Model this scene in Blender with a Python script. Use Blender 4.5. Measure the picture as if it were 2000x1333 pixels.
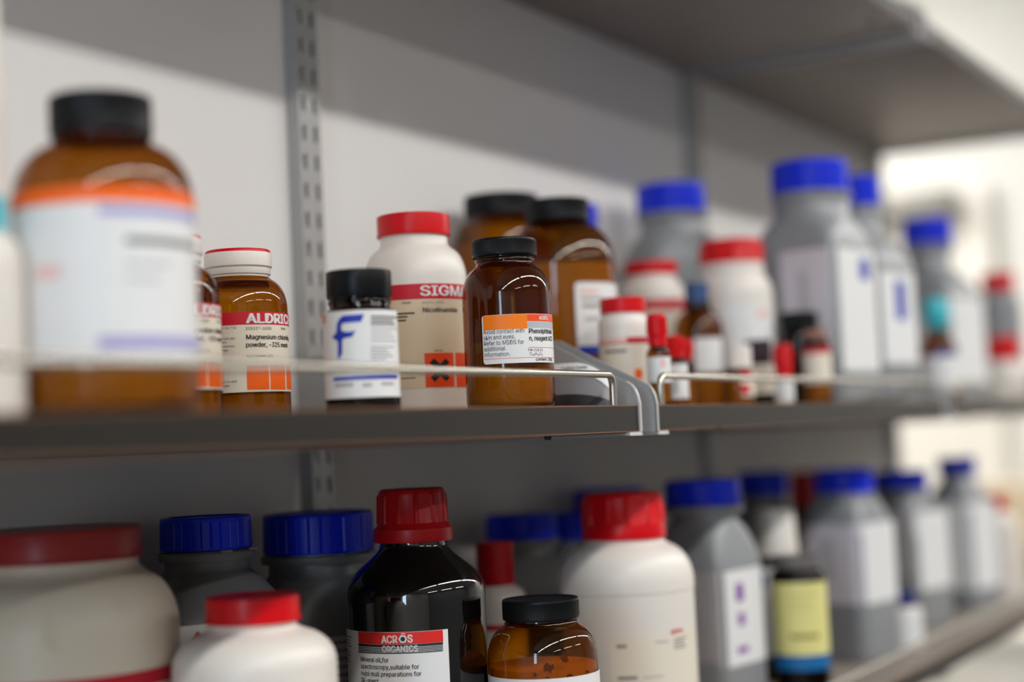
import bpy, bmesh, math, os, random
from mathutils import Matrix, Vector
random.seed(7)
for o in list(bpy.data.objects): bpy.data.objects.remove(o)
SC = bpy.context.scene
COL = SC.collection

# ------------------------------------------------------------------ camera
CAM_ROT = [[0.506881, -0.029402, -0.861514], [-0.860738, -0.071667, -0.503978], [-0.046924, 0.996995, -0.061634]]
LENS = 55.5661
FOCUS = 1.1078

cam_data = bpy.data.cameras.new('camera')
cam = bpy.data.objects.new('camera', cam_data); COL.objects.link(cam)
mw = Matrix([CAM_ROT[i] + [0] for i in range(3)] + [[0, 0, 0, 1]])
mw.translation = Vector((0, -.83, 1.45))
cam.matrix_world = mw
cam_data.sensor_width = 36; cam_data.lens = LENS
cam_data.clip_start = .02
cam_data.dof.use_dof = True
cam_data.dof.focus_distance = FOCUS
cam_data.dof.aperture_fstop = 1.9
SC.camera = cam
SC.view_settings.view_transform = 'Standard'
SC.view_settings.look = 'None'
SC.view_settings.exposure = 0.0
SC.view_settings.gamma = 1.0
SC.view_settings.use_curve_mapping = False
SC.cycles.max_bounces = 10
SC.cycles.diffuse_bounces = 5
SC.cycles.glossy_bounces = 4
SC.cycles.transparent_max_bounces = 24
SC.cycles.sample_clamp_indirect = 6
SC.cycles.blur_glossy = .3
SC.cycles.caustics_reflective = False
SC.cycles.caustics_refractive = False

# ------------------------------------------------------------------ world (daylight outside the window) and lamps
world = bpy.data.worlds.new('sky'); SC.world = world; world.use_nodes = True
world.node_tree.nodes['Background'].inputs[0].default_value = (.55, .72, 1, 1)
world.node_tree.nodes['Background'].inputs[1].default_value = 1.0
LAMP_Y, LAMP_Z = -1.345, 2.478
LAMPS = [-1.3, .05, 1.4, 2.75, 4.09]            # centres of the fluorescent row that lights the shelves
def area(name, loc, size, energy, col, direction, spread=180):
    l = bpy.data.lights.new(name, 'AREA'); l.shape = 'RECTANGLE'; l.size, l.size_y = size
    l.energy = energy; l.color = col; l.spread = math.radians(spread)
    o = bpy.data.objects.new(name, l); COL.objects.link(o); o.location = loc
    o.rotation_euler = Vector(direction).to_track_quat('-Z', 'Y').to_euler()
    return o
LAMPS2, LAMP2_Y = [-.9, .9, 2.7], -3.7            # a second row deeper in the room
for x in LAMPS2:
    area('second_row_light', (x, LAMP2_Y, 2.835), (1.24, .10), 19, (1, .985, .955), (0, 0, -1))
for x in LAMPS:
    area('lamp_light', (x, LAMP_Y, LAMP_Z), (1.24, .08), 15.5, (1, .985, .955), (0, 0, -1))
area('far_fill_light', (3.75, .95, 2.83), (.9, .3), 32, (1, .995, .98), (0, 0, -1))  # fill light added to brighten the far wall, its real source unknown
area('window_light', (-2.27, -1.08, 1.75), (.33, 1.26), 22, (.62, .8, 1), (1, 0, 0))

# ------------------------------------------------------------------ materials
MATS = {}
def lin(c):
    return tuple((v/12.92 if v <= .04045 else ((v+.055)/1.055)**2.4) for v in (x/255 for x in c))
def principled(name, rgb, rough=.5, metal=0, spec=.5, bump=0, bscale=200, vary=0, vscale=8, coat=0, sss=0):
    m = bpy.data.materials.new(name); m.use_nodes = True
    nt = m.node_tree; b = nt.nodes['Principled BSDF']
    c = lin(rgb) + (1,)
    b.inputs['Base Color'].default_value = c
    b.inputs['Roughness'].default_value = rough
    b.inputs['Metallic'].default_value = metal
    b.inputs['Specular IOR Level'].default_value = spec
    b.inputs['Coat Weight'].default_value = coat
    if sss:
        b.inputs['Subsurface Weight'].default_value = sss
        b.inputs['Subsurface Radius'].default_value = (.004, .003, .0025)
        b.inputs['Subsurface Scale'].default_value = 1
    tc = nt.nodes.new('ShaderNodeTexCoord')
    if bump:
        n = nt.nodes.new('ShaderNodeTexNoise'); n.inputs['Scale'].default_value = bscale; n.inputs['Detail'].default_value = 3
        nt.links.new(tc.outputs['Object'], n.inputs['Vector'])
        bp = nt.nodes.new('ShaderNodeBump'); bp.inputs['Strength'].default_value = bump; bp.inputs['Distance'].default_value = .001
        nt.links.new(n.outputs['Fac'], bp.inputs['Height']); nt.links.new(bp.outputs['Normal'], b.inputs['Normal'])
    if vary:
        n = nt.nodes.new('ShaderNodeTexNoise'); n.inputs['Scale'].default_value = vscale; n.inputs['Detail'].default_value = 4
        nt.links.new(tc.outputs['Object'], n.inputs['Vector'])
        mx = nt.nodes.new('ShaderNodeMix'); mx.data_type = 'RGBA'
        mx.inputs['A'].default_value = tuple(v*(1-vary) for v in c[:3]) + (1,)
        mx.inputs['B'].default_value = tuple(min(1, v*(1+vary)) for v in c[:3]) + (1,)
        nt.links.new(n.outputs['Fac'], mx.inputs['Factor']); nt.links.new(mx.outputs['Result'], b.inputs['Base Color'])
    MATS[name] = m
    return m
def thin_glass(name, tint, ior=1.5, rough=.02, haze=0):
    """thin coloured bottle wall: tinted see-through plus a fresnel reflection"""
    m = bpy.data.materials.new(name); m.use_nodes = True
    nt = m.node_tree; nt.nodes.clear()
    out = nt.nodes.new('ShaderNodeOutputMaterial')
    tr = nt.nodes.new('ShaderNodeBsdfTransparent'); tr.inputs[0].default_value = tint + (1,)
    gl = nt.nodes.new('ShaderNodeBsdfGlossy'); gl.inputs['Roughness'].default_value = rough
    f5 = nt.nodes.new('ShaderNodeLayerWeight'); f5.inputs['Blend'].default_value = .5      # Schlick reflectance of a thin pane, same from both sides
    p5 = nt.nodes.new('ShaderNodeMath'); p5.operation = 'POWER'; p5.inputs[1].default_value = 5
    lw = nt.nodes.new('ShaderNodeMath'); lw.operation = 'MULTIPLY_ADD'; lw.inputs[1].default_value = .95; lw.inputs[2].default_value = .036
    nt.links.new(f5.outputs['Facing'], p5.inputs[0]); nt.links.new(p5.outputs[0], lw.inputs[0])
    # longer path through the wall towards the silhouette
    fa = nt.nodes.new('ShaderNodeLayerWeight'); fa.inputs['Blend'].default_value = .25
    mxc = nt.nodes.new('ShaderNodeMix'); mxc.data_type = 'RGBA'
    mxc.inputs['A'].default_value = tint + (1,); mxc.inputs['B'].default_value = tuple(v**1.7 for v in tint) + (1,)
    nt.links.new(fa.outputs['Facing'], mxc.inputs['Factor']); nt.links.new(mxc.outputs['Result'], tr.inputs[0])
    ms = nt.nodes.new('ShaderNodeMixShader')
    nt.links.new(lw.outputs[0], ms.inputs[0]); nt.links.new(tr.outputs[0], ms.inputs[1]); nt.links.new(gl.outputs[0], ms.inputs[2])
    nz = nt.nodes.new('ShaderNodeTexNoise'); nz.inputs['Scale'].default_value = 40; nz.inputs['Detail'].default_value = 1
    tc = nt.nodes.new('ShaderNodeTexCoord'); nt.links.new(tc.outputs['Object'], nz.inputs['Vector'])
    bp = nt.nodes.new('ShaderNodeBump'); bp.inputs['Strength'].default_value = .05; bp.inputs['Distance'].default_value = .001
    nt.links.new(nz.outputs['Fac'], bp.inputs['Height']); nt.links.new(bp.outputs[0], gl.inputs['Normal'])
    nt.links.new(ms.outputs[0], out.inputs[0])
    MATS[name] = m
thin_glass('amber_glass', (.58, .33, .03))
thin_glass('clear_amber_glass', (.62, .36, .025))
thin_glass('dark_glass', (.22, .09, .045))
principled('black_glass', (7, 5, 5), .04, spec=.6, coat=.3)
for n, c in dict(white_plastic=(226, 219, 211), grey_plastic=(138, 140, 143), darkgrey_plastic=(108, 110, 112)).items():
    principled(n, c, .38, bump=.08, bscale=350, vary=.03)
for n, c in dict(red_plastic=(206, 8, 20), deep_red_plastic=(170, 12, 20), dull_red_plastic=(158, 44, 44), blue_plastic=(6, 40, 208), black_plastic=(15, 16, 18),
                 turquoise=(74, 186, 200), slate_blue_plastic=(58, 84, 128), plum_plastic=(54, 40, 50), brown_plastic=(150, 110, 96),
                 navy_plastic=(40, 48, 110), grey_cap_plastic=(104, 100, 98)).items():
    principled(n, c, .33, bump=.04, bscale=500, vary=.05, vscale=60, spec=.16 if n == 'black_plastic' else .25)
for n, c in dict(paper_white=(226, 226, 226), paper_cream=(226, 217, 200), paper_beige=(216, 196, 166), paper_lilac=(206, 200, 208), paper_grey=(164, 160, 162),
                 paper_yellow=(222, 214, 140), ink_lavender=(164, 160, 206), ink_grey=(120, 118, 118), ink_palegrey=(176, 174, 176), ink_palepink=(232, 190, 184),
                 ink_crimson=(196, 22, 44), ink_orange=(244, 100, 6), ink_orange2=(244, 124, 4), ink_redorange=(226, 70, 8), ink_redorange2=(238, 78, 34), ink_red=(220, 40, 34),
                 ink_silver=(178, 182, 188), ink_blue=(22, 48, 168), ink_azure=(20, 100, 160), ink_black=(22, 20, 20), ink_ink=(34, 36, 40), ink_teal=(16, 52, 58),
                 ink_salmon=(222, 150, 130), ink_purple=(132, 70, 160), ink_olive=(150, 140, 74), ink_paleolive=(200, 192, 118)).items():
    principled(n, c, .45, spec=.35, vary=.015, vscale=120)
for n, c in dict(powder_white=(226, 222, 214), powder_dark=(60, 44, 34), powder_yellow=(226, 184, 60)).items():
    principled(n, c, .9, spec=.1, bump=.5, bscale=500, vary=.06, vscale=120)
principled('wall_paint', (222, 219, 216), .75, spec=.2, bump=.1, bscale=120, vary=.015, vscale=3)
principled('front_wall_paint', (150, 150, 150), .75, spec=.2, bump=.1, bscale=120)
principled('far_wall_paint', (228, 226, 221), .75, spec=.2, bump=.1, bscale=120)
principled('ceiling_paint', (232, 230, 226), .85, spec=.1, bump=.1, bscale=60)
principled('floor_vinyl', (74, 72, 70), .4, vary=.06, vscale=6)
principled('laminate', (138, 128, 119), .5, bump=.05, bscale=300, vary=.03, vscale=20)
principled('laminate_edge', (34, 30, 25), .45, spec=.3, bump=.08, bscale=260, vary=.06, vscale=30)
principled('bare_arris', (140, 90, 54), .6, vary=.2, vscale=90)
principled('bracket_paint', (158, 158, 160), .42, vary=.03, vscale=30)
principled('bare_edge', (214, 210, 206), .4, metal=.2)
principled('steel', (196, 190, 178), .26, metal=1, bump=.03, bscale=400)
principled('upright_paint', (158, 156, 154), .45, vary=.03, vscale=20)
principled('screw_black', (22, 22, 22), .5)
principled('lamp_housing', (230, 230, 228), .4)
principled('pouch_grey', (126, 124, 126), .35, vary=.2, vscale=60)
principled('pouch_dark', (34, 34, 36), .4)
principled('door_paint', (224, 220, 212), .5)
principled('carton', (204, 188, 160), .8, vary=.05)
principled('bench_white', (226, 222, 214), .5)
principled('box_grey', (150, 146, 138), .6)
m = principled('window_frame', (232, 232, 230), .4)
thin_glass('window_glass', (.95, .97, .97))
# stained white plastic of the big jar: yellow-brown drips around the rim and a few spots
m = principled('stained_white', (220, 209, 190), .42, bump=.08, bscale=350)
nt = m.node_tree; b_ = nt.nodes['Principled BSDF']
tc = nt.nodes.new('ShaderNodeTexCoord'); sp = nt.nodes.new('ShaderNodeSeparateXYZ'); nt.links.new(tc.outputs['Object'], sp.inputs[0])
nz = nt.nodes.new('ShaderNodeTexNoise'); nz.inputs['Scale'].default_value = 26; nz.inputs['Detail'].default_value = 3; nt.links.new(tc.outputs['Object'], nz.inputs[0])
rp = nt.nodes.new('ShaderNodeValToRGB'); rp.color_ramp.elements[0].position = .6; rp.color_ramp.elements[1].position = .72
nt.links.new(nz.outputs['Fac'], rp.inputs[0])
mx = nt.nodes.new('ShaderNodeMix'); mx.data_type = 'RGBA'
mx.inputs['A'].default_value = lin((220, 209, 190)) + (1,); mx.inputs['B'].default_value = lin((176, 140, 70)) + (1,)
mu = nt.nodes.new('ShaderNodeMath'); mu.operation = 'MULTIPLY'; mu.inputs[1].default_value = .35
nt.links.new(rp.outputs[0], mu.inputs[0]); nt.links.new(mu.outputs[0], mx.inputs['Factor']); nt.links.new(mx.outputs['Result'], b_.inputs['Base Color'])
# the lit tubes
m = bpy.data.materials.new('tube_glow'); m.use_nodes = True
m.node_tree.nodes['Principled BSDF'].inputs['Emission Color'].default_value = (1, .96, .9, 1)
m.node_tree.nodes['Principled BSDF'].inputs['Emission Strength'].default_value = 4
MATS['tube_glow'] = m

# ------------------------------------------------------------------ mesh helpers
def link(name, me, mat, parent=None, smooth=40):
    if mat: me.materials.append(MATS[mat])
    if smooth:
        me.polygons.foreach_set('use_smooth', [True]*len(me.polygons))
        me.set_sharp_from_angle(angle=math.radians(smooth))
    o = bpy.data.objects.new(name, me); COL.objects.link(o)
    if parent: o.parent = parent
    return o
def mesh(verts, faces):
    me = bpy.data.meshes.new('m'); me.from_pydata([tuple(v) for v in verts], [], faces); me.update()
    return me
def empty(name, loc, rotz=0):
    o = bpy.data.objects.new(name, None); COL.objects.link(o); o.location = loc; o.rotation_euler = (0, 0, rotz)
    o.empty_display_size = .02
    return o
def tag(o, label, cat, group=None):
    o['label'] = label; o['category'] = cat
    if group: o['group'] = group
    return o
def struct(o):
    o['kind'] = 'structure'; return o
def boxes(lst, bevel=0):
    """several axis-aligned boxes (x0,x1,y0,y1,z0,z1) of one part in one mesh"""
    bm = bmesh.new()
    for (x0, x1, y0, y1, z0, z1) in lst:
        r = bmesh.ops.create_cube(bm, size=1)
        for v in r['verts']:
            v.co = Vector(((x0+x1)/2 + v.co.x*(x1-x0), (y0+y1)/2 + v.co.y*(y1-y0), (z0+z1)/2 + v.co.z*(z1-z0)))
    if bevel:
        bmesh.ops.bevel(bm, geom=list(bm.edges), offset=bevel, segments=2, affect='EDGES', profile=.5)
    me = bpy.data.meshes.new('m'); bm.to_mesh(me); bm.free()
    return me
def tube(path, r, n=10):
    vs, fs = [], []
    P = [Vector(p) for p in path]
    ref = None
    for i, p in enumerate(P):
        t = (P[min(i+1, len(P)-1)] - P[max(i-1, 0)]).normalized()
        if ref is None:
            ref = t.orthogonal().normalized()
        ref = (ref - t*ref.dot(t)).normalized(); bn = t.cross(ref)
        for k in range(n):
            a = 2*math.pi*k/n
            vs.append(p + (ref*math.cos(a) + bn*math.sin(a))*r)
    for i in range(len(P)-1):
        for k in range(n):
            fs.append((i*n+k, i*n+(k+1) % n, (i+1)*n+(k+1) % n, (i+1)*n+k))
    fs.append(tuple(range(n-1, -1, -1))); fs.append(tuple((len(P)-1)*n+k for k in range(n)))
    return mesh(vs, fs)
def bend(pts, rad, n=6):
    """polyline with rounded corners"""
    P = [Vector(p) for p in pts]; out = [P[0]]
    for i in range(1, len(P)-1):
        a = (P[i-1]-P[i]).normalized(); b = (P[i+1]-P[i]).normalized()
        p0, p2 = P[i]+a*rad, P[i]+b*rad
        for k in range(n+1):
            t = k/n; out.append(p0*(1-t)**2 + P[i]*2*t*(1-t) + p2*t*t)
    out.append(P[-1]); return out
NSQ = 8
def ring(r, sq, n, rib=None):
    out = []
    for k in range(n):
        a = 2*math.pi*k/n
        c, s = math.cos(a), math.sin(a)
        q = 1.0
        if sq > 0:
            e = 2 + (NSQ-2)*sq
            q = 1/((abs(c)**e + abs(s)**e)**(1/e))
        rr = r*q + (rib(k) if rib else 0)
        out.append((c*rr, s*rr))
    return out
def loft(prof, n=48):
    """prof rows: (z, r, sq, rib) -> closed solid of revolution (or rounded square)"""
    vs, fs = [], []
    for row in prof:
        z, r = row[0], row[1]; sq = row[2] if len(row) > 2 else 0; rb = row[3] if len(row) > 3 else None
        for (x, y) in ring(max(r, 1e-5), sq, n, rb): vs.append((x, y, z))
    for i in range(len(prof)-1):
        for k in range(n):
            fs.append((i*n+k, i*n+(k+1) % n, (i+1)*n+(k+1) % n, (i+1)*n+k))
    fs.append(tuple(range(n-1, -1, -1))); fs.append(tuple((len(prof)-1)*n+k for k in range(n)))
    return mesh(vs, fs)
def body_profile(b, inset=0):
    a, zs, zn, rn, zt, sq = b['r']-inset, b['zs'], b['zn'], b['rn']-inset, b['zt'], b['sq']
    ba = b['base']
    zs = max(zs, ba*1.5)
    P = [(inset, a-ba, sq), (inset+ba*.12, a-ba*.45, sq), (inset+ba*.45, a-ba*.12, sq), (ba+inset, a, sq)]
    if b.get('seam'):
        P += [(zs-.0062, a, sq), (zs-.0058, a+.0006, sq)]; a += .0006
    k = b['kind']
    if k == 'round':
        H = zn-zs
        for i in range(0, 9):
            f = math.radians(72*i/8)
            P.append((zs+H*.96*math.sin(f), rn+(a-rn)*math.cos(f), sq))
        z7, r7 = P[-1][0], P[-1][1]
        f = math.radians(72); dz, dr = H*.96*math.cos(f), -(a-rn)*math.sin(f); L = (r7-rn)/max(1e-6, -dr)
        ze = zn+H*.10
        for i in range(1, 6):
            t = i/5
            h00, h10, h01, h11 = 2*t**3-3*t*t+1, t**3-2*t*t+t, -2*t**3+3*t*t, t**3-t*t
            P.append((h00*z7+h10*dz*L+h01*ze+h11*(ze-z7), h00*r7+h10*dr*L+h01*rn, sq))
    elif k == 'slope':
        for i in range(0, 15):
            t = i/14
            P.append((zs+(zn-zs)*t, rn+(a-rn)*(.5+.5*math.cos(math.pi*t**1.5)), 0))
    elif k == 'cone':
        P.append((zs-.004, a, 1)); P.append((zs, a*.985, 1))
        for i in range(1, 8):
            t = i/8
            P.append((zs+(zn-zs)*t, a*.985+(rn-a*.985)*t**1.3, (1-t)**.8))
        P.append((zn, rn*1.02, 0)); P.append((zn+.001, rn, 0))
    zl = P[-1][0]
    P.append((max(zl+.0005, zt-.004), rn, 0)); P.append((max(zl+.001, zt), rn, 0))
    return P
def rad_at(P, z):
    for i in range(len(P)-1):
        if P[i][0] <= z <= P[i+1][0]:
            t = (z-P[i][0])/max(1e-9, P[i+1][0]-P[i][0]); return P[i][1]+(P[i+1][1]-P[i][1])*t
    return P[-1][1]

# caps -----------------------------------------------------------------
def cap_mesh(c):
    k, z0, z1, r, rt = c['kind'], c['z0'], c['z1'], c['r'], c['rt']
    h = z1-z0
    if k == 'fine':
        n = 384; f = lambda i: 0 if i % 3 else -.00028
        return loft([(z0, r*.93), (z0, r*.99), (z0+.0012, r), (z0+.0016, r, 0, f), (z1-.0022, r, 0, f), (z1-.0018, r), (z1-.0004, r-.0004), (z1, r-.001), (z1, r-.0024), (z1-.0007, r-.0034), (z1-.0007, r*.3)], n)
    if k == 'smooth':
        return loft([(z0, r*.9), (z0, r*.985), (z0+.001, r), (z1-.0016, r*.995), (z1-.0004, r*.98), (z1, r*.94), (z1, r*.3)], 64)
    if k == 'plain':
        return loft([(z0, r*.9), (z0, r*1.005), (z0+.0018, r*1.01), (z0+.0021, r*.99), (z1-.002, r+(rt-r)*.9-.0002), (z1-.0005, rt*.985), (z1, rt*.95), (z1, rt*.9), (z1-.0005, rt*.86), (z1-.0005, rt*.3)], 64)
    if k == 'grooved':
        n = 30*8; f = lambda i: -.0009 if i % 8 == 0 else 0
        return loft([(z0, r*.9), (z0, r*.995), (z0+.0014, r), (z0+.0016, r, 0, f), (z1-.0036, r*.99, 0, f), (z1-.0030, r*.99), (z1-.0008, r*.978), (z1, r*.95), (z1, r*.84), (z1-.0012, r*.81), (z1-.0012, r*.3)], n)
    if k == 'safety':
        n = 12*14; f = lambda i: (.0012 if 2 <= i % 14 <= 4 else 0)
        g = lambda i: (.0006 if 2 <= i % 14 <= 4 else 0)
        return loft([(z0, r*.86), (z0, r*.99), (z0+h*.03, r), (z0+h*.24, r*.985), (z0+h*.29, rt+(r-rt)*.45), (z0+h*.345, rt+.0004), (z0+h*.355, rt+.0002, 0, f),
                     (z1-h*.14, rt*.975, 0, f), (z1-h*.11, rt*.97, 0, g), (z1-h*.08, rt*.965), (z1-h*.02, rt*.93), (z1, rt*.86), (z1, rt*.2)], n)
    if k == 'step':
        return loft([(z0, r*.8), (z0, r*.885), (z0+h*.20, r*.9), (z0+h*.22, r*.94), (z0+h*.24, r*.95), (z0+h*.42, r*.95), (z0+h*.43, r*.965), (z0+h*.47, r*1.0), (z0+h*.52, r), (z1-h*.14, r), (z1-h*.10, r*.985), (z1-h*.1, r*.2)], 80)
    if k == 'collar':
        n = 40*4; f = lambda i: -.0006 if i % 4 == 0 else 0
        return loft([(z0, r*.9), (z0, r), (z0+.001, r, 0, f), (z1-.0015, r, 0, f), (z1, r*.96), (z1, r*.3)], n)
    if k == 'dome':
        P = [(z0, r*.8), (z0, r*.95)]
        for i in range(0, 11):
            t = i/10; P.append((z0+h*(.05+.95*t), r*math.sqrt(max(.02, 1-(abs(t-.45)/.56)**2.3))))
        return loft(P, 40)

# print on curved walls ---------------------------------------------------
LEV = .00016
def wrap(bm, r, lev, step=.0016):
    """bmesh lying in the (x, z) plane -> wrapped on a cylinder of radius r about the bottle axis (x=0 faces local -Y)"""
    xs = [v.co.x for v in bm.verts]
    if not xs: return
    k0, k1 = math.floor(min(xs)/step)+1, math.ceil(max(xs)/step)
    for k in range(k0, k1):
        bmesh.ops.bisect_plane(bm, geom=list(bm.verts)+list(bm.edges)+list(bm.faces), plane_co=(k*step, 0, 0), plane_no=(1, 0, 0), dist=1e-7)
    R = r+LEV*lev+.00012
    for v in bm.verts:
        a = v.co.x/r; z = v.co.z
        v.co = Vector((R*math.sin(a), -R*math.cos(a), z))
def bm_to_mesh(bm):
    me = bpy.data.meshes.new('m'); bm.to_mesh(me); bm.free(); return me
def patch_mesh(r, a, z, lev, rc=0):
    a0, a1 = a; z0, z1 = z
    n = max(2, int(abs(a1-a0)/math.radians(3.5)))
    cols = [a0+(a1-a0)*i/n for i in range(n+1)]
    da = rc/r
    if rc: cols = sorted(set(cols+[a0+da*t for t in (.06, .15, .3, .5, .75, 1)]+[a1-da*t for t in (.06, .15, .3, .5, .75, 1)]))
    R = r+LEV*lev+.00012
    vs, fs = [], []
    for c in cols:
        e = 0
        if rc:
            d = min(c-a0, a1-c)*r
            if d < rc: e = rc-math.sqrt(max(0, rc*rc-(rc-d)**2))
        for zz in (z0+e, z1-e): vs.append((R*math.sin(c), -R*math.cos(c), zz))
    for i in range(len(cols)-1): fs.append((2*i, 2*i+2, 2*i+3, 2*i+1))
    return mesh(vs, fs)
def face_mesh(a, face, u, z, lev, rc=0):
    n = 12; vs, fs = [], []
    th = math.radians(face); c, s = math.cos(th), math.sin(th)
    us = [u[0]+(u[1]-u[0])*i/n for i in range(n+1)]
    if rc: us = sorted(us+[u[0]+rc*t for t in (.06, .2, .5)]+[u[1]-rc*t for t in (.06, .2, .5)])
    for x in us:
        e = 0
        d = min(x-u[0], u[1]-x)
        if rc and d < rc: e = rc-math.sqrt(max(0, rc*rc-(rc-d)**2))
        x_ = max(-a*.999, min(a*.999, x))
        y = -(a*(1-abs(x_/a)**NSQ)**(1/NSQ)+LEV*lev+.0002)
        for zz in (z[0]+e, z[1]-e): vs.append((x_*c-y*s, x_*s+y*c, zz))
    for i in range(len(us)-1): fs.append((2*i, 2*i+2, 2*i+3, 2*i+1))
    return mesh(vs, fs)
try:            # the sans-serif face that ships inside Blender itself; its default face otherwise
    FONT = bpy.data.fonts.load(os.path.join(bpy.utils.resource_path('LOCAL'), 'datafiles', 'fonts', 'Inter.woff2'))
except Exception:
    FONT = None
def text_bm(txt, bold):
    cu = bpy.data.curves.new('t', 'FONT'); cu.body = txt; cu.size = 1; 
    if FONT: cu.font = FONT
    cu.resolution_u = 3
    o = bpy.data.objects.new('t', cu)
    me = bpy.data.meshes.new_from_object(o)
    bm = bmesh.new(); bm.from_mesh(me)
    bpy.data.objects.remove(o); bpy.data.curves.remove(cu); bpy.data.meshes.remove(me)
    bmesh.ops.triangulate(bm, faces=list(bm.faces))
    if bold:                    # heavier strokes: the print repeated a hair to each side
        src = list(bm.verts)+list(bm.edges)+list(bm.faces)
        for dx, dy in ((-bold, 0), (bold, 0), (-bold*.5, bold*.45), (bold*.5, -bold*.45), (bold*.5, bold*.45)):
            g = bmesh.ops.duplicate(bm, geom=src)['geom']
            bmesh.ops.translate(bm, verts=[v for v in g if isinstance(v, bmesh.types.BMVert)], vec=(dx*.8, dy*.8, 0))
    return bm
_b = text_bm('H', 0); CAPH = max(v.co.y for v in _b.verts); _b.free()
def text_mesh(txt, r, a, z, h, bold, lev, sx):
    bm = text_bm(txt, bold); k = h/CAPH
    for v in bm.verts: v.co = Vector((a*r+v.co.x*k*sx, 0, z+v.co.y*k))
    wrap(bm, r, lev)
    return bm_to_mesh(bm)
def poly_mesh(pts, r, lev):
    bm = bmesh.new()
    f = bm.faces.new([bm.verts.new((a*r, 0, z)) for a, z in pts])
    f.normal_update(); bmesh.ops.triangulate(bm, faces=[f], ngon_method='EAR_CLIP'); wrap(bm, r, lev)
    return bm_to_mesh(bm)

# ------------------------------------------------------------------ the room
XL, XR, YF, ZC = -2.2, 4.75, -4.6, 2.9
def slab(name, x0, x1, y0, y1, z0, z1, mat):
    return struct(link(name, boxes([(x0, x1, y0, y1, z0, z1)]), mat, smooth=0))
slab('floor', XL-.1, XR+.1, YF-.1, 1.5, -.1, 0, 'floor_vinyl')
slab('ceiling', XL-.1, XR+.1, YF-.1, 1.5, ZC, ZC+.1, 'ceiling_paint')
slab('wall_back', XL-.1, 2.735, 0, .12, 0, ZC, 'wall_paint')
slab('wall_front', XL-.1, XR+.1, YF-.1, YF, 0, ZC, 'front_wall_paint')
slab('wall_recess', 2.6, XR+.1, 1.4, 1.5, 0, ZC, 'far_wall_paint')
slab('wall_recess_side', 2.6, 2.7, .12, 1.4, 0, ZC, 'far_wall_paint')
slab('wall_far', XR, XR+.1, YF, 1.4, 0, ZC, 'far_wall_paint')
wl = struct(link('wall_left', boxes([(XL-.1, XL, YF, -1.265, 0, ZC), (XL-.1, XL, -.895, 0, 0, ZC), (XL-.1, XL, -1.265, -.895, 0, 1.1), (XL-.1, XL, -1.265, -.895, 2.4, ZC)]), 'wall_paint', smooth=0))
w1 = struct(link('window_1', boxes([(XL-.06, XL-.02, -1.265, -1.25, 1.1, 2.4), (XL-.06, XL-.02, -.91, -.895, 1.1, 2.4), (XL-.06, XL-.02, -1.25, -.91, 1.1, 1.115), (XL-.06, XL-.02, -1.25, -.91, 2.385, 2.4)]), 'window_frame', smooth=0))
link('pane', boxes([(XL-.042, XL-.038, -1.25, -.91, 1.115, 2.385)]), 'window_glass', w1, smooth=0)
# door in the far wall
d1 = struct(empty('door_1', (XR-.03, .78, 0)))
link('door_leaf', boxes([(0, .028, -.42, .42, .01, 2.05)], .002), 'door_paint', d1)
link('door_frame', boxes([(-.015, .03, -.50, -.425, 0, 2.13), (-.015, .03, .425, .50, 0, 2.13), (-.015, .03, -.425, .425, 2.06, 2.13)], .002), 'door_paint', d1)
link('door_handle', tube(bend([(0, -.36, 1.05), (-.05, -.36, 1.05), (-.05, -.25, 1.05)], .012), .009), 'steel', d1)

# ceiling lamps
def ceiling_lamp(x, y, ln, label, drop=0):
    t = tag(empty('ceiling_lamp' if not drop else 'pendant_lamp', (x, y, ZC-drop)), label, 'lamp')
    if drop:
        for s in (-1, 1): link('hanger', tube([(s*ln*.35, 0, -.002), (s*ln*.35, 0, drop)], .003), 'steel', t)
    link('housing', boxes([(-ln/2, ln/2, -.075, .075, -.05, 0)], .004), 'lamp_housing', t)
    for s in (-1, 1):
        link('tube', tube([(-ln/2+.03, s*.03, -.0495), (ln/2-.03, s*.03, -.0495)], .010), 'tube_glow', t)
        link('end_cap', boxes([(s*ln/2-.012 if s > 0 else -ln/2, ln/2 if s > 0 else -ln/2+.012, -.06, .06, -.061, -.048)], .001), 'lamp_housing', t)
    return t
WHERE = ['leftmost in the row', 'second from the left window end', 'in the middle of the row', 'second from the far wall end', 'nearest the far wall']
for i, x in enumerate(LAMPS): ceiling_lamp(x, LAMP_Y, 1.28, 'white hanging tube lamp ' + WHERE[i], ZC-LAMP_Z-.065)
for x, l in zip(LAMPS2, ('by the window wall', 'in the middle', 'towards the far wall')): ceiling_lamp(x, LAMP2_Y, 1.28, 'white ceiling tube lamp in the second row, ' + l)
ceiling_lamp(3.75, .95, .95, 'unseen white tube lamp added to brighten the far recess')  # unseen fixture added to go with the far fill light

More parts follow.
